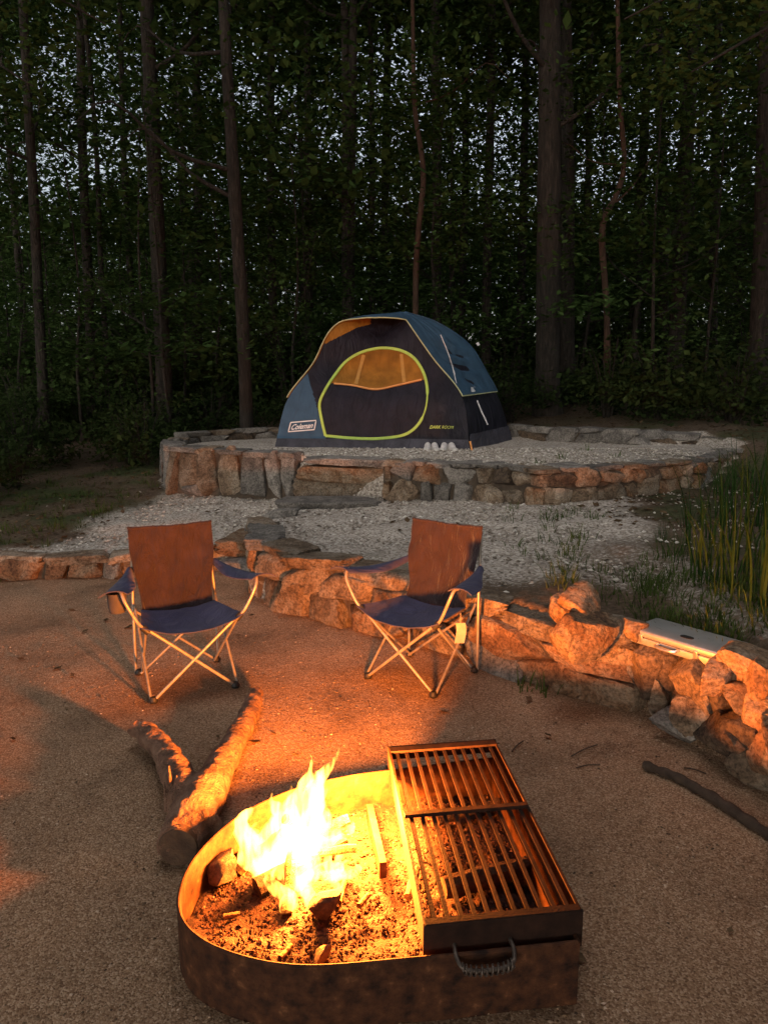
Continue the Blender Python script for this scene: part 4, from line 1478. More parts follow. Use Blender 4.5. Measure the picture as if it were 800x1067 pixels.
# ------------------------------------------------------------------ flames
def flame_mesh():
    mb = MB()
    tongues = []   # base px,py ; tip px,py ; radius m ; depth offset
    spec = [((300, 915), (354, 778), 0.046, 0.00, 0.3), ((296, 905), (323, 786), 0.036, 0.03, -0.2), ((282, 915), (283, 826), 0.044, 0.0, -0.3),
            ((316, 905), (342, 806), 0.034, 0.04, 0.3), ((268, 905), (258, 838), 0.036, 0.0, -0.3), ((332, 915), (366, 850), 0.034, 0.02, 0.2),
            ((290, 925), (303, 812), 0.046, -0.03, 0.1), ((325, 925), (376, 896), 0.022, -0.02, 0.2), ((352, 900), (349, 862), 0.018, 0.05, 0.2),
            ((285, 945), (264, 872), 0.036, -0.04, -0.2), ((310, 945), (320, 880), 0.042, -0.05, 0.1), ((300, 955), (296, 900), 0.034, -0.06, 0.0),
            ((272, 930), (252, 862), 0.026, -0.01, -0.2), ((318, 890), (334, 796), 0.022, 0.06, 0.4), ((340, 935), (352, 895), 0.024, 0.0, 0.3),
            ((300, 965), (288, 902), 0.030, -0.15, 0.0), ((322, 958), (328, 900), 0.032, -0.13, 0.2), ((342, 935), (374, 894), 0.024, -0.05, 0.3),
            ((338, 950), (356, 912), 0.018, -0.12, 0.2),
            ((270, 890), (268, 850), 0.020, 0.06, 0.1), ((305, 935), (332, 858), 0.045, -0.02, 0.1)]
    for i, ((bx, by), (tx_, ty), r, dy, lean) in enumerate(spec):
        y0 = FC.y + dy
        b, t = D(bx, by, y0), D(tx_, ty, y0 + 0.02)
        b.z = max(b.z, 0.075)
        L = (t - b).length
        pth, rr = [], []
        n = 26
        for k in range(n + 1):
            u = k / n
            p = b.lerp(t, u)
            amp = 0.030 * math.sin(math.pi * u) * (0.4 + u)
            p.x += amp * math.sin(u * 6.5 + i * 1.7) + 0.012 * u * noise.noise(Vector((u * 6, i, 0)))
            p.y += 0.6 * amp * math.sin(u * 5.1 + i * 2.3)
            pth.append(p)
            rr.append(max(0.0025, r * (math.sin(math.pi * min(1, 0.22 + 0.5 * u)) ** 0.8) * (1 - u ** (3.0 if i < 5 else 1.8)) * (1 + 0.25 * noise.noise(Vector((u * 5, i * 3.1, 4))))))
        v, f = tube(pth, rr, 14)
        # ragged edge
        v = [q + Vector((noise.noise(q * 34), noise.noise(q * 34 + Vector((9, 0, 0))), 0)) * 0.011 + Vector((noise.noise(Vector((q.x * 90, q.y * 90, q.z * 28))), noise.noise(Vector((q.y * 90, q.x * 90, q.z * 28))), 0)) * 0.005 for q in v]
        mb.add(v, f)
    me = mesh('flames', mb.v, mb.f, M['white'])
    o = bpy.data.objects.new('tmp', me)
    COL.objects.link(o)
    md = o.modifiers.new('r', 'REMESH')
    md.mode = 'VOXEL'
    md.voxel_size = 0.0045
    dg = bpy.context.evaluated_depsgraph_get()
    out = bpy.data.meshes.new_from_object(o.evaluated_get(dg))
    V = np.array([v.co[:] for v in out.vertices])
    Fc = [tuple(p.vertices) for p in out.polygons]
    bpy.data.objects.remove(o)
    bpy.data.meshes.remove(me)
    bpy.data.meshes.remove(out)
    return V, Fc


fm = bpy.data.materials.new('flame')
fm.use_nodes = True
nt = fm.node_tree
nt.nodes.clear()
out = nt.nodes.new('ShaderNodeOutputMaterial')
em = nn(nt, 'ShaderNodeEmission')
em.inputs['Color'].default_value = (1.0, 0.36, 0.05, 1)
g = nn(nt, 'ShaderNodeNewGeometry')
mp = nn(nt, 'ShaderNodeMapping')
mp.inputs['Scale'].default_value = (40, 40, 9)
mp.inputs['Rotation'].default_value = (0, 0.25, 0)
nt.links.new(g.outputs['Position'], mp.inputs[0])
nz = nn(nt, 'ShaderNodeTexNoise', i_Scale=1.0, i_Detail=3, i_Roughness=0.5, i_Distortion=0.8)
nt.links.new(mp.outputs[0], nz.inputs['Vector'])
mr_ = nn(nt, 'ShaderNodeMapRange')
mr_.inputs[1].default_value, mr_.inputs[2].default_value = 0.38, 0.62
mr_.inputs[3].default_value, mr_.inputs[4].default_value = 8.0, 430.0
nt.links.new(nz.outputs[0], mr_.inputs[0])
nt.links.new(mr_.outputs[0], em.inputs['Strength'])
nt.links.new(em.outputs[0], out.inputs['Volume'])
V, Fc = flame_mesh()
fl_o = wobj('flames', V, Fc, fm, None, True, None)
tag(fl_o, 'tall white-hot yellow flames rising from the wood in the fire ring', 'fire')

FIRE_W = 1000.0
for dz, px, py_, w in ((0.19, 0.03, 0.0, 0.27), (0.268, 0.21, 0.17, 0.74)):
    ld = bpy.data.lights.new('fire_glow', 'POINT')
    ld.energy = FIRE_W * w
    ld.color = (1.0, 0.245, 0.028)
    ld.shadow_soft_size = 0.045
    lo = bpy.data.objects.new('fire_glow', ld)
    COL.objects.link(lo)
    lo.location = (FC.x + px, FC.y + py_, dz)

# ------------------------------------------------------------------ forked log beside the ring
def log_piece(pts, rad, n=26, seg=20):
    path = smooth_path(pts, n)
    rr = np.interp(np.linspace(0, 1, n + 1), np.linspace(0, 1, len(rad)), rad)
    return tube(path, [float(x) for x in rr], seg, wob=0.10, wscale=6)


logo_ = thing('forked_log', 'thick forked log lying on the gravel left of the fire ring', 'log', P(187, 880, 0.0))
mb = MB()
A0 = P(186, 882, 0.075)
mb.add(*log_piece([A0, P(208, 838, 0.085), P(232, 795, 0.075), P(254, 757, 0.065), P(268, 722, 0.06)], [0.074, 0.086, 0.066, 0.054, 0.048, 0.036]))
mb.add(*log_piece([P(213, 868, 0.08), P(190, 818, 0.09), P(170, 782, 0.085), P(152, 764, 0.085), P(138, 757, 0.10)], [0.066, 0.062, 0.052, 0.050, 0.036]))
me = mesh('log_tmp', mb.v, mb.f, M['log'])
o = bpy.data.objects.new('tmp', me)
COL.objects.link(o)
md = o.modifiers.new('r', 'REMESH')
md.mode = 'VOXEL'
md.voxel_size = 0.008
dg = bpy.context.evaluated_depsgraph_get()
om = bpy.data.meshes.new_from_object(o.evaluated_get(dg))
V = [v.co.copy() for v in om.vertices]
Fc = [tuple(p.vertices) for p in om.polygons]
bpy.data.objects.remove(o)
V = [q + Vector((noise.noise(q * 14), noise.noise(q * 14 + Vector((5, 0, 0))), noise.noise(q * 14 + Vector((0, 5, 0))))) * 0.011 + Vector((noise.noise(q * 55), noise.noise(q * 55 + Vector((5, 0, 0))), noise.noise(q * 55 + Vector((0, 5, 0))))) * 0.005 for q in V]
wobj('trunk', V, Fc, M['log'], logo_, True, 50)
t0 = (P(208, 838, 0.085) - A0).normalized()
wobj('cut_end', *tube([A0 - t0 * 0.008, A0 + t0 * 0.02], [0.066, 0.071], 24, wob=0.15, wscale=14), M['log_end'], logo_)
for k, (a, b, r) in enumerate((((178, 848), (176, 798), 0.013), ((183, 850), (184, 808), 0.012), ((174, 846), (171, 815), 0.010), ((187, 852), (190, 822), 0.009))):
    pa, pb = D(a[0], a[1], 2.52), D(b[0], b[1], 2.56)
    wobj('splintered_stub', *tube([pa, pa.lerp(pb, 0.6) + Vector((0.004, 0, 0)), pb], [r, r * 0.8, r * 0.25], 6, wob=0.3, wscale=30), M['log'], logo_)

# stick and twigs on the pad
sk = smooth_path([P(670, 797, 0.022), P(700, 808, 0.022), P(730, 824, 0.02), P(765, 846, 0.02), P(800, 869, 0.02), P(835, 892, 0.02)], 30)
tag(wobj('stick', *tube(sk, [0.022 - 0.004 * abs(i / 15 - 1) + 0.003 * math.sin(i * 1.9) for i in range(31)], 10, wob=0.3, wscale=22), M['twig'], None, True, 45),
    'long dark stick lying on the gravel right of the grate', 'stick')
tw = [((595, 788), (622, 776), 'thin twig on the gravel right of the grate, farther from the stick'), ((600, 800), (625, 797), 'short twig just below the thin twig right of the grate'),
      ((533, 783), (545, 772), 'tiny bent twig by the far right corner of the grate'), ((712, 800), (735, 806), 'small broken twig beside the long dark stick')]
for k, (a, b, lab) in enumerate(tw):
    p0, p1 = P(*a, 0.006), P(*b, 0.006)
    md_ = p0.lerp(p1, 0.5) + Vector((0, 0.007, 0.002))
    tag(wobj('twig', *tube(smooth_path([p0, md_, p1], 8), 0.0028, 6), M['twig'], None), lab, 'twig')

# ------------------------------------------------------------------ metal case (camp stove) on the wall
ca0, cb0 = P(656, 668, 0.355), P(753, 699, 0.375)
tx = (cb0 - ca0)
LN = tx.length
tx.normalize()
ny = Vector((-tx.y, tx.x, 0)).normalized()
if ny.y < 0: ny = -ny
nz_ = tx.cross(ny)
if nz_.z < 0: nz_ = -nz_
ny = (ny + Vector((0, 0, 0.08))).normalized()
ny = (ny - tx * ny.dot(tx)).normalized()
nz_ = tx.cross(ny)
Mx = Matrix((tx, ny, nz_)).transposed()
WD = 0.20
cc = (ca0 + cb0) / 2 + ny * (WD / 2)
case = thing('camp_stove', 'closed silver metal camp stove case resting on the rocks at the wall end', 'camp stove', cc)


def cpart(name, c, s, mat, bev=0.006, parent=case):
    v, f = bbox_mesh(s, bev, 3)
    return wobj(name, [cc + Mx @ (Vector(c) + q) for q in v], f, M[mat], parent, True, 50)


cpart('base_tray', (0, 0, 0.018), (LN, WD, 0.036), 'alu', 0.007)
cpart('lid', (0, 0, 0.056), (LN + 0.006, WD + 0.006, 0.034), 'alu', 0.014)
# raised panel and dark oval cut-out on the lid
v, f = [], []
for z in (0.0735, 0.0755):
    for k in range(32):
        a = 2 * math.pi * k / 32
        v.append(cc + Mx @ Vector((0.02 + 0.034 * math.copysign(abs(math.cos(a)) ** 0.7, math.cos(a)), -0.03 + 0.016 * math.copysign(abs(math.sin(a)) ** 0.8, math.sin(a)), z)))
f = [tuple(range(32))[::-1], tuple(range(32, 64))] + [(k, (k + 1) % 32, 32 + (k + 1) % 32, 32 + k) for k in range(32)]
wobj('oval_grip', v, f, M['black'], case, True, 40)
for x in (-0.36 * LN, 0.24 * LN):
    l = cpart('latch', (x, -WD / 2 - 0.006, 0.036), (0.022, 0.010, 0.040), 'latch', 0.003)
    cpart('latch_hook', (x, -WD / 2 - 0.011, 0.052), (0.012, 0.008, 0.010), 'latch', 0.002, l)
hp = [cc + Mx @ Vector(q) for q in ((-0.085, -WD / 2, 0.030), (-0.085, -WD / 2 - 0.022, 0.028), (-0.06, -WD / 2 - 0.032, 0.027), (0.0, -WD / 2 - 0.034, 0.027), (0.025, -WD / 2 - 0.022, 0.028), (0.025, -WD / 2, 0.030))]
wobj('handle', *tube(smooth_path(hp, 24), 0.007, 8), M['latch'], case)

# ------------------------------------------------------------------ vegetation
def leaf_cards(rg, cen, spread, n_per, size, flat=0.9, asp=0.55):
    """diamond leaves scattered round cluster centres"""
    cen = np.asarray(cen)
    n = len(cen) * n_per
    c = np.repeat(cen, n_per, 0) + rg.normal(0, 1, (n, 3)) * np.asarray(spread)
    yaw = rg.uniform(0, 2 * np.pi, n)
    pit = rg.normal(0, flat, n) * 0.6
    rol = rg.normal(0, flat, n) * 0.6
    d = np.stack([np.cos(yaw) * np.cos(pit), np.sin(yaw) * np.cos(pit), np.sin(pit)], 1)
    s0 = np.stack([-np.sin(yaw), np.cos(yaw), np.zeros(n)], 1)
    nrm = np.cross(d, s0)
    s = s0 * np.cos(rol)[:, None] + nrm * np.sin(rol)[:, None]
    L = size * (rg.uniform(0.55, 1.35, n) * np.repeat(rg.uniform(0.6, 1.4, len(cen)), n_per))[:, None]
    W = L * asp * 0.5
    V = np.stack([c - d * L * 0.5, c + s * W - d * L * 0.05, c + d * L * 0.5, c - s * W - d * L * 0.05], 1).reshape(-1, 3)
    Fc = np.arange(n * 4).reshape(n, 4)
    return V, Fc


def crown_big(seed, h0=4.5, h1=15.0, rad=3.2, ncl=34, per=165, size=0.15):
    rg = np.random.default_rng(seed)
    cl = []
    for i in range(ncl):
        t = rg.random() ** 0.8
        z = h0 + (h1 - h0) * t
        rr = rad * (0.45 + 0.75 * math.sin(math.pi * (0.12 + 0.8 * t)))
        a = rg.uniform(0, 6.28)
        q = rr * rg.random() ** 0.5
        cl.append((q * math.cos(a), q * math.sin(a), z))
    V1, F1 = leaf_cards(rg, cl, (0.72, 0.72, 0.13), per, size, flat=0.65)
    # dense crown top of larger leaf sprays, added to shade the forest
    cl = [(rad * 1.1 * rg.normal() * 0.55, rad * 1.1 * rg.normal() * 0.55, rg.uniform(h1 + 1.0, h1 + 6)) for i in range(34)]
    V2, F2 = leaf_cards(rg, cl, (0.7, 0.7, 0.35), 32, 0.42)
    return np.vstack([V1, V2]), np.vstack([F1, F2 + len(V1)])


def crown_small(seed, h0=1.2, h1=6.0, rad=1.5, ncl=30, per=95, size=0.115):
    rg = np.random.default_rng(seed)
    cl = []
    for i in range(ncl):
        t = rg.random()
        a = rg.uniform(0, 6.28)
        q = rad * (1.15 - 0.6 * t) * rg.random() ** 0.5
        cl.append((q * math.cos(a), q * math.sin(a), h0 + (h1 - h0) * t))
    return leaf_cards(rg, cl, (0.46, 0.46, 0.09), per, size, flat=0.6)


BIG = [mesh('crown', *crown_big(500 + i, h0=3.2 + 0.8 * (i % 3)), M['leaf'], False) for i in range(6)]
SMALL = [mesh('crown', *crown_small(600 + i), M['leaf_pale'], False) for i in range(5)]
LOWC = [mesh('crown', *crown_small(650 + i, 0.7, 3.6, 1.5, 30, 70, 0.10), M['leaf_pale'], False) for i in range(3)]


def trunk_mesh(pts, rad, mat, limbs=0, seed=0, n=22, seg=14):
    r = random.Random(seed)
    mb = MB()
    path = smooth_path(pts, n)
    L = len(path) - 1
    rr = [float(np.interp(i / L, np.linspace(0, 1, len(rad)), rad)) for i in range(L + 1)]
    rr[0] *= 1.45
    rr[1] *= 1.12
    mb.add(*tube(path, rr, seg, wob=0.12, wscale=2.2))
    for k in range(limbs):
        i = r.randrange(int(L * 0.35), L - 1)
        p = path[i]
        a = r.uniform(0, 6.28)
        ln = r.uniform(1.0, 2.6)
        d = Vector((math.cos(a), math.sin(a), r.uniform(0.1, 0.7)))
        q = [p, p + d * ln * 0.4 + Vector((0, 0, 0.05)), p + d * ln * 0.75 + Vector((0, 0, 0.22 * ln)), p + d * ln]
        r0_ = min(rr[i] * 0.4, 0.05)
        mb.add(*tube(smooth_path(q, 9), [r0_ * (1 - 0.85 * j / 9) for j in range(10)], 7))
    return mesh('trunk', mb.v, mb.f, mat, True, 60)


# individual trunks seen in the photograph: foot px, distance, radius px at breast height, list of px points going up
TREES = [
    # (points px bottom->top, distance y, radius m, label, bark)
    ([(172, 430), (167, 300), (160, 150), (153, 0), (148, -160)], 15.0, 0.155, 'straight dark tree left of the tent, widest trunk on the left side', 'bark'),
    ([(258, 442), (252, 320), (244, 190), (235, 40), (228, -150)], 12.2, 0.105, 'slim furrowed tree just left of the tent, its foot at the terrace', 'bark'),
    ([(571, 405), (571, 300), (572, 150), (573, 0), (574, -160)], 13.5, 0.215, 'broad pale-barked tree behind the right side of the tent', 'bark'),
    ([(592, 400), (590, 300), (590, 150), (588, 0), (587, -160)], 15.5, 0.16, 'dark tree close behind the broad pale-barked trunk', 'bark'),
    ([(690, 395), (691, 250), (688, 120), (685, 0), (684, -160)], 17.5, 0.12, 'thin dark straight tree left of the slanting pair on the right', 'bark'),
    ([(703, 390), (709, 260), (716, 130), (722, 0), (730, -160)], 16.0, 0.165, 'dark tree leaning slightly right, at the right of the clearing', 'bark'),
    ([(792, 392), (796, 260), (800, 120), (802, 0), (806, -160)], 13.5, 0.20, 'thick dark tree cut off by the right edge of the picture', 'bark'),
    ([(434, 390), (433, 300), (436, 240), (441, 180), (432, 110), (430, 20), (428, -120)], 13.5, 0.055, 'thin reddish crooked sapling trunk right above the tent', 'bark_red'),
    ([(633, 398), (632, 330), (627, 240), (641, 205), (650, 170), (645, 100), (643, 0), (640, -120)], 13.0, 0.055, 'thin reddish trunk with an S-bend right of the broad tree', 'bark_red'),
    ([(456, 400), (455, 280), (455, 150), (453, 0), (452, -160)], 18.0, 0.12, 'straight dark tree rising behind the top of the tent', 'bark'),
    ([(506, 402), (507, 300), (509, 200), (512, 60), (513, -120)], 19.0, 0.115, 'grey slender tree between the tent roof and the broad tree', 'bark'),
    ([(362, 410), (365, 300), (366, 180), (368, 40), (370, -120)], 17.5, 0.11, 'dim slender tree rising behind the left slope of the tent', 'bark'),
    ([(325, 412), (322, 300), (321, 180), (320, 30), (319, -120)], 20.0, 0.10, 'thin dark tree beside the left corner of the tent roof', 'bark'),
    ([(44, 420), (40, 300), (35, 200), (28, 80), (20, -80)], 14.5, 0.10, 'pale thin tree near the left edge of the picture', 'bark'),
    ([(96, 415), (92, 290), (86, 150), (84, 10), (80, -140)], 19.0, 0.12, 'dark tree between the pale thin tree and the widest left trunk', 'bark'),
    ([(286, 415), (284, 300), (282, 170), (283, 20), (284, -140)], 21.0, 0.12, 'dim tree between the slim furrowed trunk and the tent', 'bark'),
    ([(540, 402), (543, 290), (546, 170), (548, 30), (550, -120)], 22.0, 0.12, 'dim tree immediately left of the broad pale-barked tree', 'bark'),
    ([(742, 395), (743, 280), (745, 150), (748, 20), (750, -140)], 21.0, 0.13, 'dim straight tree between the leaning tree and the right edge', 'bark'),
    ([(612, 400), (612, 280), (613, 150), (615, 10), (616, -140)], 20.0, 0.085, 'slender tree just right of the broad pale-barked tree', 'bark'),
    ([(205, 420), (207, 290), (206, 150), (203, 20), (202, -140)], 22.0, 0.13, 'dim tree midway between the two nearest left trunks', 'bark'),
    ([(664, 395), (662, 330), (680, 280), (705, 235), (722, 190)], 15.2, 0.05, 'thin slanting trunk crossing the foot of the leaning tree', 'bark'),
    ([(398, 402), (400, 280), (402, 150), (404, 20), (405, -140)], 25.0, 0.14, 'faint far tree directly behind the top of the tent', 'bark'),
]
for i, (pp, y, r, lab, bk_) in enumerate(TREES):
    pts = [D(px, py, y + 0.2 * math.sin(k * 1.7 + i)) for k, (px, py) in enumerate(pp)]
    zf = drop(pts[0].x, y)
    pts[0].z = zf - 0.1
    if len(pp) >= 5 and r > 0.06:
        d = (pts[-1] - pts[-2]).normalized()
        pts.append(pts[-1] + d * 5)
    t = thing('tree', lab, 'tree', (pts[0].x, pts[0].y, zf))
    off = Vector((pts[0].x, pts[0].y, zf))
    th_ = r < 0.06
    link('trunk', trunk_mesh([p - off for p in pts], [r * 1.0, r * 0.95, r * 0.85, r * 0.7, r * 0.45], M[bk_], 2 if th_ else 5, i, 30 if th_ else 24), t)
    cr = link('crown', (SMALL if th_ else BIG)[i % (5 if th_ else 6)], t)
    top = pts[-1] - off
    cr.location = (top.x * 0.55, top.y * 0.55, 0.0)
    cr.rotation_euler = (0, 0, i * 1.3)
    s = rnd.uniform(0.9, 1.15)
    if not th_:
        cr.scale = (s, s, s)

# two trees just outside the frame whose low boughs hang into the top corners
def bough_tree(label, x, y, tips, seed):
    rg = np.random.default_rng(seed)
    z0 = drop(x, y)
    t = thing('tree', label, 'tree', (x, y, z0))
    link('trunk', trunk_mesh([(0, 0, -0.1), (0.05, 0, 3), (-0.05, 0.1, 6.5), (0.1, 0, 10)], [0.17, 0.16, 0.14, 0.08], M['bark'], 3, seed), t)
    cl = []
    for k, (px, py, dy) in enumerate(tips):
        e = D(px, py, dy) - Vector((x, y, z0))
        a = Vector((0, 0, e.z + 0.9))
        path = smooth_path([a, a.lerp(e, 0.35) + Vector((0, 0, 0.25)), a.lerp(e, 0.7) + Vector((0, 0.05, 0.18)), e], 16)
        wv, wf = tube(path, [0.038 * (1 - 0.9 * i / 16) + 0.003 for i in range(17)], 7)
        link('bough', mesh('bough', wv, wf, M['bark'], True, 60), t)
        for i in range(26):
            q = path[min(16, 5 + int(12 * rg.random()))]
            cl.append(tuple(q + Vector(rg.normal(0, 1, 3)) * 0.22 + Vector((0, 0, -0.05))))
    link('crown', mesh('crown', *leaf_cards(rg, cl, (0.20, 0.20, 0.07), 34, 0.075, flat=0.55, asp=0.6), M['leaf'], False), t)


bough_tree('tree standing out of frame whose leafy boughs hang into the top right corner', 5.3, 7.4, [(650, 20, 7.4), (720, 75, 7.0), (690, -30, 8.0), (775, 60, 7.8)], 901)
bough_tree('tree standing out of frame whose leafy boughs hang into the top left corner', -5.9, 8.4, [(110, 25, 8.6), (35, 90, 8.0), (75, -20, 9.0)], 902)

# filler trees deep in the forest
FT = [trunk_mesh([(0, 0, -0.2), (0.05 * a, 0.04, 3.5), (0.1 * a, -0.05 * a, 7), (0.2 * a, 0.1, 12), (0.25 * a, 0.1, 16)], [0.11, 0.10, 0.085, 0.06, 0.035], M['bark'], 5, 40 + k, 18, 10) for k, a in enumerate((1, -1.2, 2, -0.4))]
FS = [trunk_mesh([(0, 0, -0.1), (0.06 * a, 0.05, 1.5), (0.15 * a, -0.05 * a, 3.2), (0.12 * a, 0.1, 6)], [0.035, 0.03, 0.022, 0.01], M['bark'], 5, 60 + k, 14, 8) for k, a in enumerate((1, -1.5, 2.2))]
placed = [(p[0][0][0], p[1]) for p in TREES]
pos = []
tries = 0
while len(pos) < 32 and tries < 6000:
    tries += 1
    y = rnd.uniform(17, 44)
    x = rnd.uniform(-0.62, 0.62) * y
    if any((x - a) ** 2 + (y - b) ** 2 < 5.0 for a, b in pos): continue
    pos.append((x, y))
for i, (x, y) in enumerate(pos):
    z = drop(x, y)
    t = thing('tree', 'slim dark forest tree far behind the clearing, one of many nearly alike', 'tree', (x, y, z), rnd.uniform(0, 6.28), 'forest trees deep behind the clearing')
    a = link('trunk', FT[i % 4], t)
    s = rnd.uniform(0.6, 1.15)
    a.scale = (s, s, 1)
    c = link('crown', BIG[i % 6], t)
    s = rnd.uniform(0.85, 1.25)
    c.scale = (s, s, s)
    c.location = (0, 0, rnd.uniform(-1.6, 0.6))
pos = []
tries = 0
while len(pos) < 95 and tries < 6000:
    tries += 1
    y = rnd.uniform(13, 33)
    x = rnd.uniform(-0.60, 0.60) * y
    if y < 14.5 and abs(x - 0.5) < 4: continue
    if any((x - a) ** 2 + (y - b) ** 2 < 2.0 for a, b in pos): continue
    pos.append((x, y))
for i, (x, y) in enumerate(pos):
    z = drop(x, y)
    t = thing('sapling', 'leafy understory sapling among the forest trunks, one of many nearly alike', 'sapling', (x, y, z), rnd.uniform(0, 6.28), 'understory saplings in the forest')
    link('trunk', FS[i % 3], t)
    if i % 3 == 0:
        c = link('crown', LOWC[i % 3], t)
    else:
        c = link('crown', SMALL[i % 5], t)
    s = rnd.uniform(0.85, 1.35)
    c.scale = (s, s, rnd.uniform(0.85, 1.3))

# far woods reading as one mass, with irregular gaps high up
rg = np.random.default_rng(77)
cl = []
while len(cl) < 3300:
    a = rg.uniform(-0.72, 0.72)
    d = rg.uniform(47, 66)
    low = rg.random() < 0.55
    z = 12.0 * rg.random() if low else 9 + 19 * rg.random()
    if not low and noise.fractal(Vector((a * 17, z * 0.28, 4.0)), 1.0, 2, 3) < -0.05 + 0.012 * (z - 12):
        continue
    cl.append((math.sin(a) * d * 1.02, math.cos(a) * d, 0.6 + z))
V, Fc = leaf_cards(rg, cl, (1.25, 1.25, 0.55), 75, 0.44)
tag(link('far_woods', mesh('far_woods', V, Fc, M['leaf'], False)), 'dark mass of far foliage closing the forest behind the trunks', 'woods', kind='stuff')
rg = np.random.default_rng(79)
cl = [(rg.uniform(-38, 38), rg.uniform(11.5, 47), rg.uniform(20.5, 25)) for i in range(2300)]  # leaf roof added overhead to keep skylight out of the forest
V, Fc = leaf_cards(rg, cl, (1.2, 1.2, 0.4), 62, 0.5)
tag(link('shade_canopy', mesh('shade_canopy', V, Fc, M['leaf'], False)), 'leaf roof added high above the forest trunks to shade them', 'shade_canopy', kind='stuff')

# trees over the viewer and round the clearing, unseen, shading the near pad
rg = np.random.default_rng(88)
for i, (x, y, s, lab) in enumerate(((-4.8, -2.0, 1.25, 'tall tree behind the viewer on the left, shading the pad'), (4.2, -2.4, 1.25, 'tall tree behind the viewer on the right, shading the pad'),
                                    (-0.3, -4.2, 1.4, 'tall tree straight behind the viewer, shading the pad'), (-9.3, 3.6, 1.15, 'tall tree beside the pad, beyond the left frame edge'),
                                    (9.0, 2.8, 1.15, 'tall tree beside the pad, beyond the right frame edge'), (-10.5, 9.5, 1.1, 'tall tree left of the terrace, beyond the frame'),
                                    (10.5, 8.5, 1.1, 'tall tree right of the terrace, beyond the frame'))
                                    + tuple((9.5 * math.sin(a), 1.0 - 9.5 * math.cos(a), 1.2, 'unseen tall tree added in the woods behind the viewer to block low sky') for a in (-1.5, -1.1, -0.65, -0.22, 0.22, 0.65, 1.1, 1.5))):  # the arc of unseen trees is added to block the low sky
    t = thing('tree', lab, 'tree', (x, y, drop(x, y)), i * 1.1)
    link('trunk', FT[i % 4], t)
    c = link('crown', BIG[(i + 2) % 6], t)
    c.scale = (s * 1.25, s * 1.25, s)
    c.location = (0, 0, 0.5)
    if 'woods behind' in lab: t['group'] = 'unseen trees added behind the viewer'

for i in range(22):  # unseen saplings added to close off low sky behind the viewer
    a = -1.6 + 3.2 * i / 21
    d = 6.5 + 3.0 * ((i * 7) % 3) / 2
    x, y = d * math.sin(a), 1.0 - d * math.cos(a)
    t = thing('sapling', 'leafy sapling added out of view behind the viewer to block low sky', 'sapling', (x, y, drop(x, y)), i * 2.1, 'unseen saplings added behind the viewer')
    link('trunk', FS[i % 3], t)
    c = link('crown', (LOWC[i % 3] if i % 2 else SMALL[i % 5]), t)
    c.scale = (1.4, 1.4, 1.1)

# shrubs along the forest edge
def shrub_mesh(seed, n=16, per=60, rad=0.55, h=0.9, size=0.075):
    rg = np.random.default_rng(seed)
    cl = []
    for i in range(n):
        a = rg.uniform(0, 6.28)
        q = rad * rg.random() ** 0.5
        cl.append((q * math.cos(a), q * math.sin(a), 0.12 + h * rg.random() * (1 - 0.5 * q / rad)))
    return leaf_cards(rg, cl, (0.14, 0.14, 0.09), per, size, flat=0.9)


def stems_mesh(seed, n=9, h=1.0, spread=0.4):
    r = random.Random(seed)
    mb = MB()
    for i in range(n):
        a = r.uniform(0, 6.28)
        q = r.uniform(0.3, 1) * spread
        e = Vector((q * math.cos(a), q * math.sin(a), h * r.uniform(0.6, 1)))
        mb.add(*tube(smooth_path([(0.04 * math.cos(a), 0.04 * math.sin(a), -0.05), e * 0.5 + Vector((0, 0, 0.1)), e], 6), [0.010 - 0.0012 * j for j in range(7)], 5))
    return mesh('stems', mb.v, mb.f, M['bark'], True, 60)


SHR = [mesh('foliage', *shrub_mesh(700 + i), M['shrub'], False) for i in range(4)]
STM = [stems_mesh(720 + i) for i in range(3)]
spots = []
for i in range(150):
    y = rnd.uniform(9.0, 16.5) if i < 70 else rnd.uniform(16.5, 30)
    x = rnd.uniform(-0.62, 0.62) * y
    sd = float(poly_sd(np.array([x]), np.array([y]))[0])
    if sd < 0.75: continue
    if x > -2.5 and y < 11.8 and x < 3.6: continue
    if -3.6 < x < 2.6 and y < 9.6: continue
    if x < 0 and y + 0.9 * (-x - 2.5) < 10.6 and y < 12: continue
    spots.append((x, y))
for i, (x, y) in enumerate(spots):
    if x < -0.5: lab, grp = 'low dark shrub in the forest edge left of the tent', 'shrubs at the forest edge left of the tent'
    else: lab, grp = 'low dark shrub in the forest edge right of the tent', 'shrubs at the forest edge right of the tent'
    t = thing('shrub', lab, 'shrub', (x, y, drop(x, y)), rnd.uniform(0, 6.28), grp)
    s = rnd.uniform(0.7, 1.5) * (1.0 if y < 16.5 else 1.9)
    a = link('foliage', SHR[i % 4], t)
    a.scale = (s, s, s)
    b = link('stems', STM[i % 3], t)
    b.scale = (s, s, s)


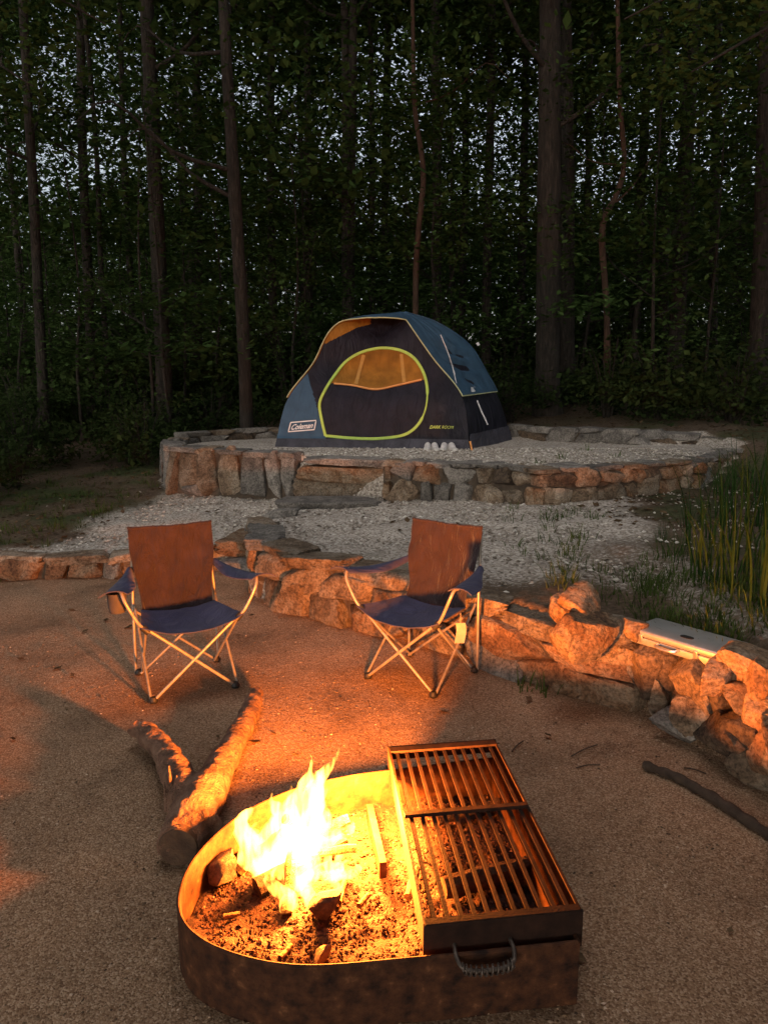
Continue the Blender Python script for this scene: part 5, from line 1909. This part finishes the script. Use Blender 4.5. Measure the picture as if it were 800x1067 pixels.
# tall grass at the right
def blade_set(n, h, spread, seed, w=0.011, droop=0.35):
    rg = random.Random(seed)
    V, Fc = [], []
    for i in range(n):
        a = rg.uniform(0, 6.28)
        q = spread * rg.random() ** 0.6
        b = Vector((q * math.cos(a), q * math.sin(a), -0.02))
        hh = h * rg.uniform(0.45, 1.0)
        d = Vector((math.cos(a + rg.uniform(-1, 1)), math.sin(a + rg.uniform(-1, 1)), 0))
        s = Vector((-d.y, d.x, 0))
        k0 = len(V)
        dr = droop * rg.uniform(0.2, 1.2)
        for j in range(6):
            u = j / 5
            p = b + Vector((0, 0, hh * (u - 0.25 * dr * u ** 3))) + d * (hh * dr * u ** 2)
            ww = w * rg.uniform(0.8, 1.2) * (1 - u ** 1.5) * 0.5 + 0.0008
            V += [p - s * ww, p + s * ww]
        for j in range(5):
            Fc.append((k0 + 2 * j, k0 + 2 * j + 1, k0 + 2 * j + 3, k0 + 2 * j + 2))
    return V, Fc


TG = [mesh('blades', *blade_set(24, 0.72, 0.18, 800 + i, 0.009, 0.5), M['reed'], False) for i in range(4)]
tg = [(742, 560, 1.05), (765, 540, 1.15), (782, 575, 1.2), (798, 550, 1.3), (728, 590, 0.8), (755, 595, 0.9), (788, 615, 1.0), (705, 575, 0.45), (775, 510, 1.1), (800, 520, 1.3), (812, 590, 1.2), (720, 545, 0.5), (690, 555, 0.3), (748, 515, 0.8)]
for i, (px, py, s) in enumerate(tg):
    p = P(px, py, 0.52)
    z = drop(p.x, p.y)
    t = thing('tall_grass', 'tuft of tall green grass standing on the bank at the right edge', 'grass tuft', (p.x, p.y, z), i * 1.9, 'tall grass tufts on the right bank')
    a = link('blades', TG[i % 4], t)
    a.scale = (s * 1.1, s * 1.1, s)

# short grass (stuff) on the banks
rgp = random.Random(5)
V, Fc = [], []
cnt = 0
while cnt < 380:
    zone = rgp.random()
    if zone < 0.55:
        px, py = rgp.uniform(560, 830), rgp.uniform(585, 668)
        if px < 650 and rgp.random() < 0.85: continue
        z = 0.43
    elif zone < 0.60:
        px, py = rgp.gauss(590, 25), rgp.gauss(560, 18)
        z = 0.44
    else:
        px, py = rgp.uniform(-30, 175), rgp.uniform(490, 575)
        if py > 580 - 0.42 * px: continue
        z = 0.27
    p = P(px, py, z)
    zz = drop(p.x, p.y)
    if zone < 0.60 and p.y < np.interp(p.x, PX, PY) + 0.4: continue
    if float(poly_sd(np.array([p.x]), np.array([p.y]))[0]) < 0.1: continue
    v, f = blade_set(13, rgp.uniform(0.06, 0.17), 0.09, cnt + 900, 0.006, 0.7)
    n = len(V)
    V += [q + Vector((p.x, p.y, zz)) for q in v]
    Fc += [tuple(i + n for i in q) for q in f]
    cnt += 1
tag(link('grass', mesh('grass', V, Fc, M['grass'], False)), 'short green grass growing on the banks beside the gravel', 'grass', kind='stuff')
# weeds on the terrace gravel and along the wall foot
WD_ = [mesh('blades', *blade_set(12, 0.14, 0.07, 950 + i, 0.008, 0.8), M['grass'], False) for i in range(3)]
for i, (px, py, z, lab) in enumerate(((585, 478, 0.8, 'small green weed in the terrace gravel right of the tent'), (610, 470, 0.8, 'tiny weed tuft near the back wall of the terrace'),
                                      (562, 483, 0.8, 'weed tuft at the front edge of the terrace gravel'), (543, 716, 0.0, 'weed at the foot of the curved wall, right of the right chair'),
                                      (567, 722, 0.0, 'second weed at the wall foot, under the rounded boulder'), (640, 476, 0.8, 'weed tuft at the right end of the terrace gravel'))):
    p = P(px, py, z)
    t = thing('weed', lab, 'weed', (p.x, p.y - 0.03, drop(p.x, p.y - 0.03)), i)
    link('blades', WD_[i % 3], t)

# dead leaves on the forest floor
rg = np.random.default_rng(21)
pts = []
while len(pts) < 9000:
    y = 5.8 + 12 * rg.random() ** 1.1
    x = rg.uniform(-0.62, 0.66) * y
    yb = np.interp(x, PX, PY)
    if y < yb + 0.3: continue
    sd = float(poly_sd(np.array([x]), np.array([y]))[0])
    if sd < 0.05: continue
    if y < 9 and -2.95 + 0.14 * (y - 6.2) < x < 1.9 and rg.random() > 0.06: continue
    pts.append((x, y, drop(x, y) + 0.012))
for i in range(80):
    y = 1.3 + 4.6 * rg.random()
    x = rg.uniform(-0.62, 0.62) * y
    if y < np.interp(x, PX, PY) - 0.05 and not in_poly(x, y, outline(-0.03)) and rg.random() < 0.6: pts.append((x, y, 0.012))
V, Fc = leaf_cards(rg, np.array(pts), (0.02, 0.02, 0.004), 1, 0.060, flat=0.35, asp=0.6)
tag(link('fallen_leaves', mesh('fallen_leaves', V, Fc, M['litter'], False)), 'brown fallen leaves covering the forest floor', 'leaf litter', kind='stuff')

# ------------------------------------------------------------------ world, sun
w = bpy.data.worlds.new('World')
scn.world = w
w.use_nodes = True
nt = w.node_tree
nt.nodes.clear()
wo = nn(nt, 'ShaderNodeOutputWorld')
bg = nn(nt, 'ShaderNodeBackground', i_Strength=0.26)
sky = nn(nt, 'ShaderNodeTexSky', sky_type='NISHITA')
sky.sun_disc = False
SUN_EL, SUN_ROT = R(9), R(200)
sky.sun_elevation = SUN_EL
sky.sun_rotation = SUN_ROT
sky.dust_density = 3.0
sky.ozone_density = 1.5
hs = nn(nt, 'ShaderNodeHueSaturation', i_Saturation=0.4)
nt.links.new(sky.outputs[0], hs.inputs['Color'])
nt.links.new(hs.outputs[0], bg.inputs[0])
nt.links.new(bg.outputs[0], wo.inputs[0])
sl = bpy.data.lights.new('sun', 'SUN')
sl.energy = 3.5
sl.angle = R(50)
sl.color = (1.0, 0.91, 0.86)
so = bpy.data.objects.new('sun', sl)
COL.objects.link(so)
so.rotation_euler = (R(-6), R(4), 0)

# ------------------------------------------------------------------ render settings
scn.render.engine = 'CYCLES'
cy = scn.cycles
cy.use_denoising = True
try:
    cy.denoiser = 'OPENIMAGEDENOISE'
except Exception:
    pass
cy.max_bounces = 6
cy.diffuse_bounces = 3
cy.glossy_bounces = 2
cy.transmission_bounces = 3
cy.transparent_max_bounces = 8
cy.volume_bounces = 0
cy.sample_clamp_indirect = 3.0
cy.use_adaptive_sampling = True
cy.adaptive_threshold = 0.02
cy.volume_step_rate = 1.0
cy.volume_max_steps = 128
scn.view_settings.view_transform = 'Standard'
scn.view_settings.look = 'None'
scn.view_settings.exposure = 0
scn.view_settings.gamma = 1
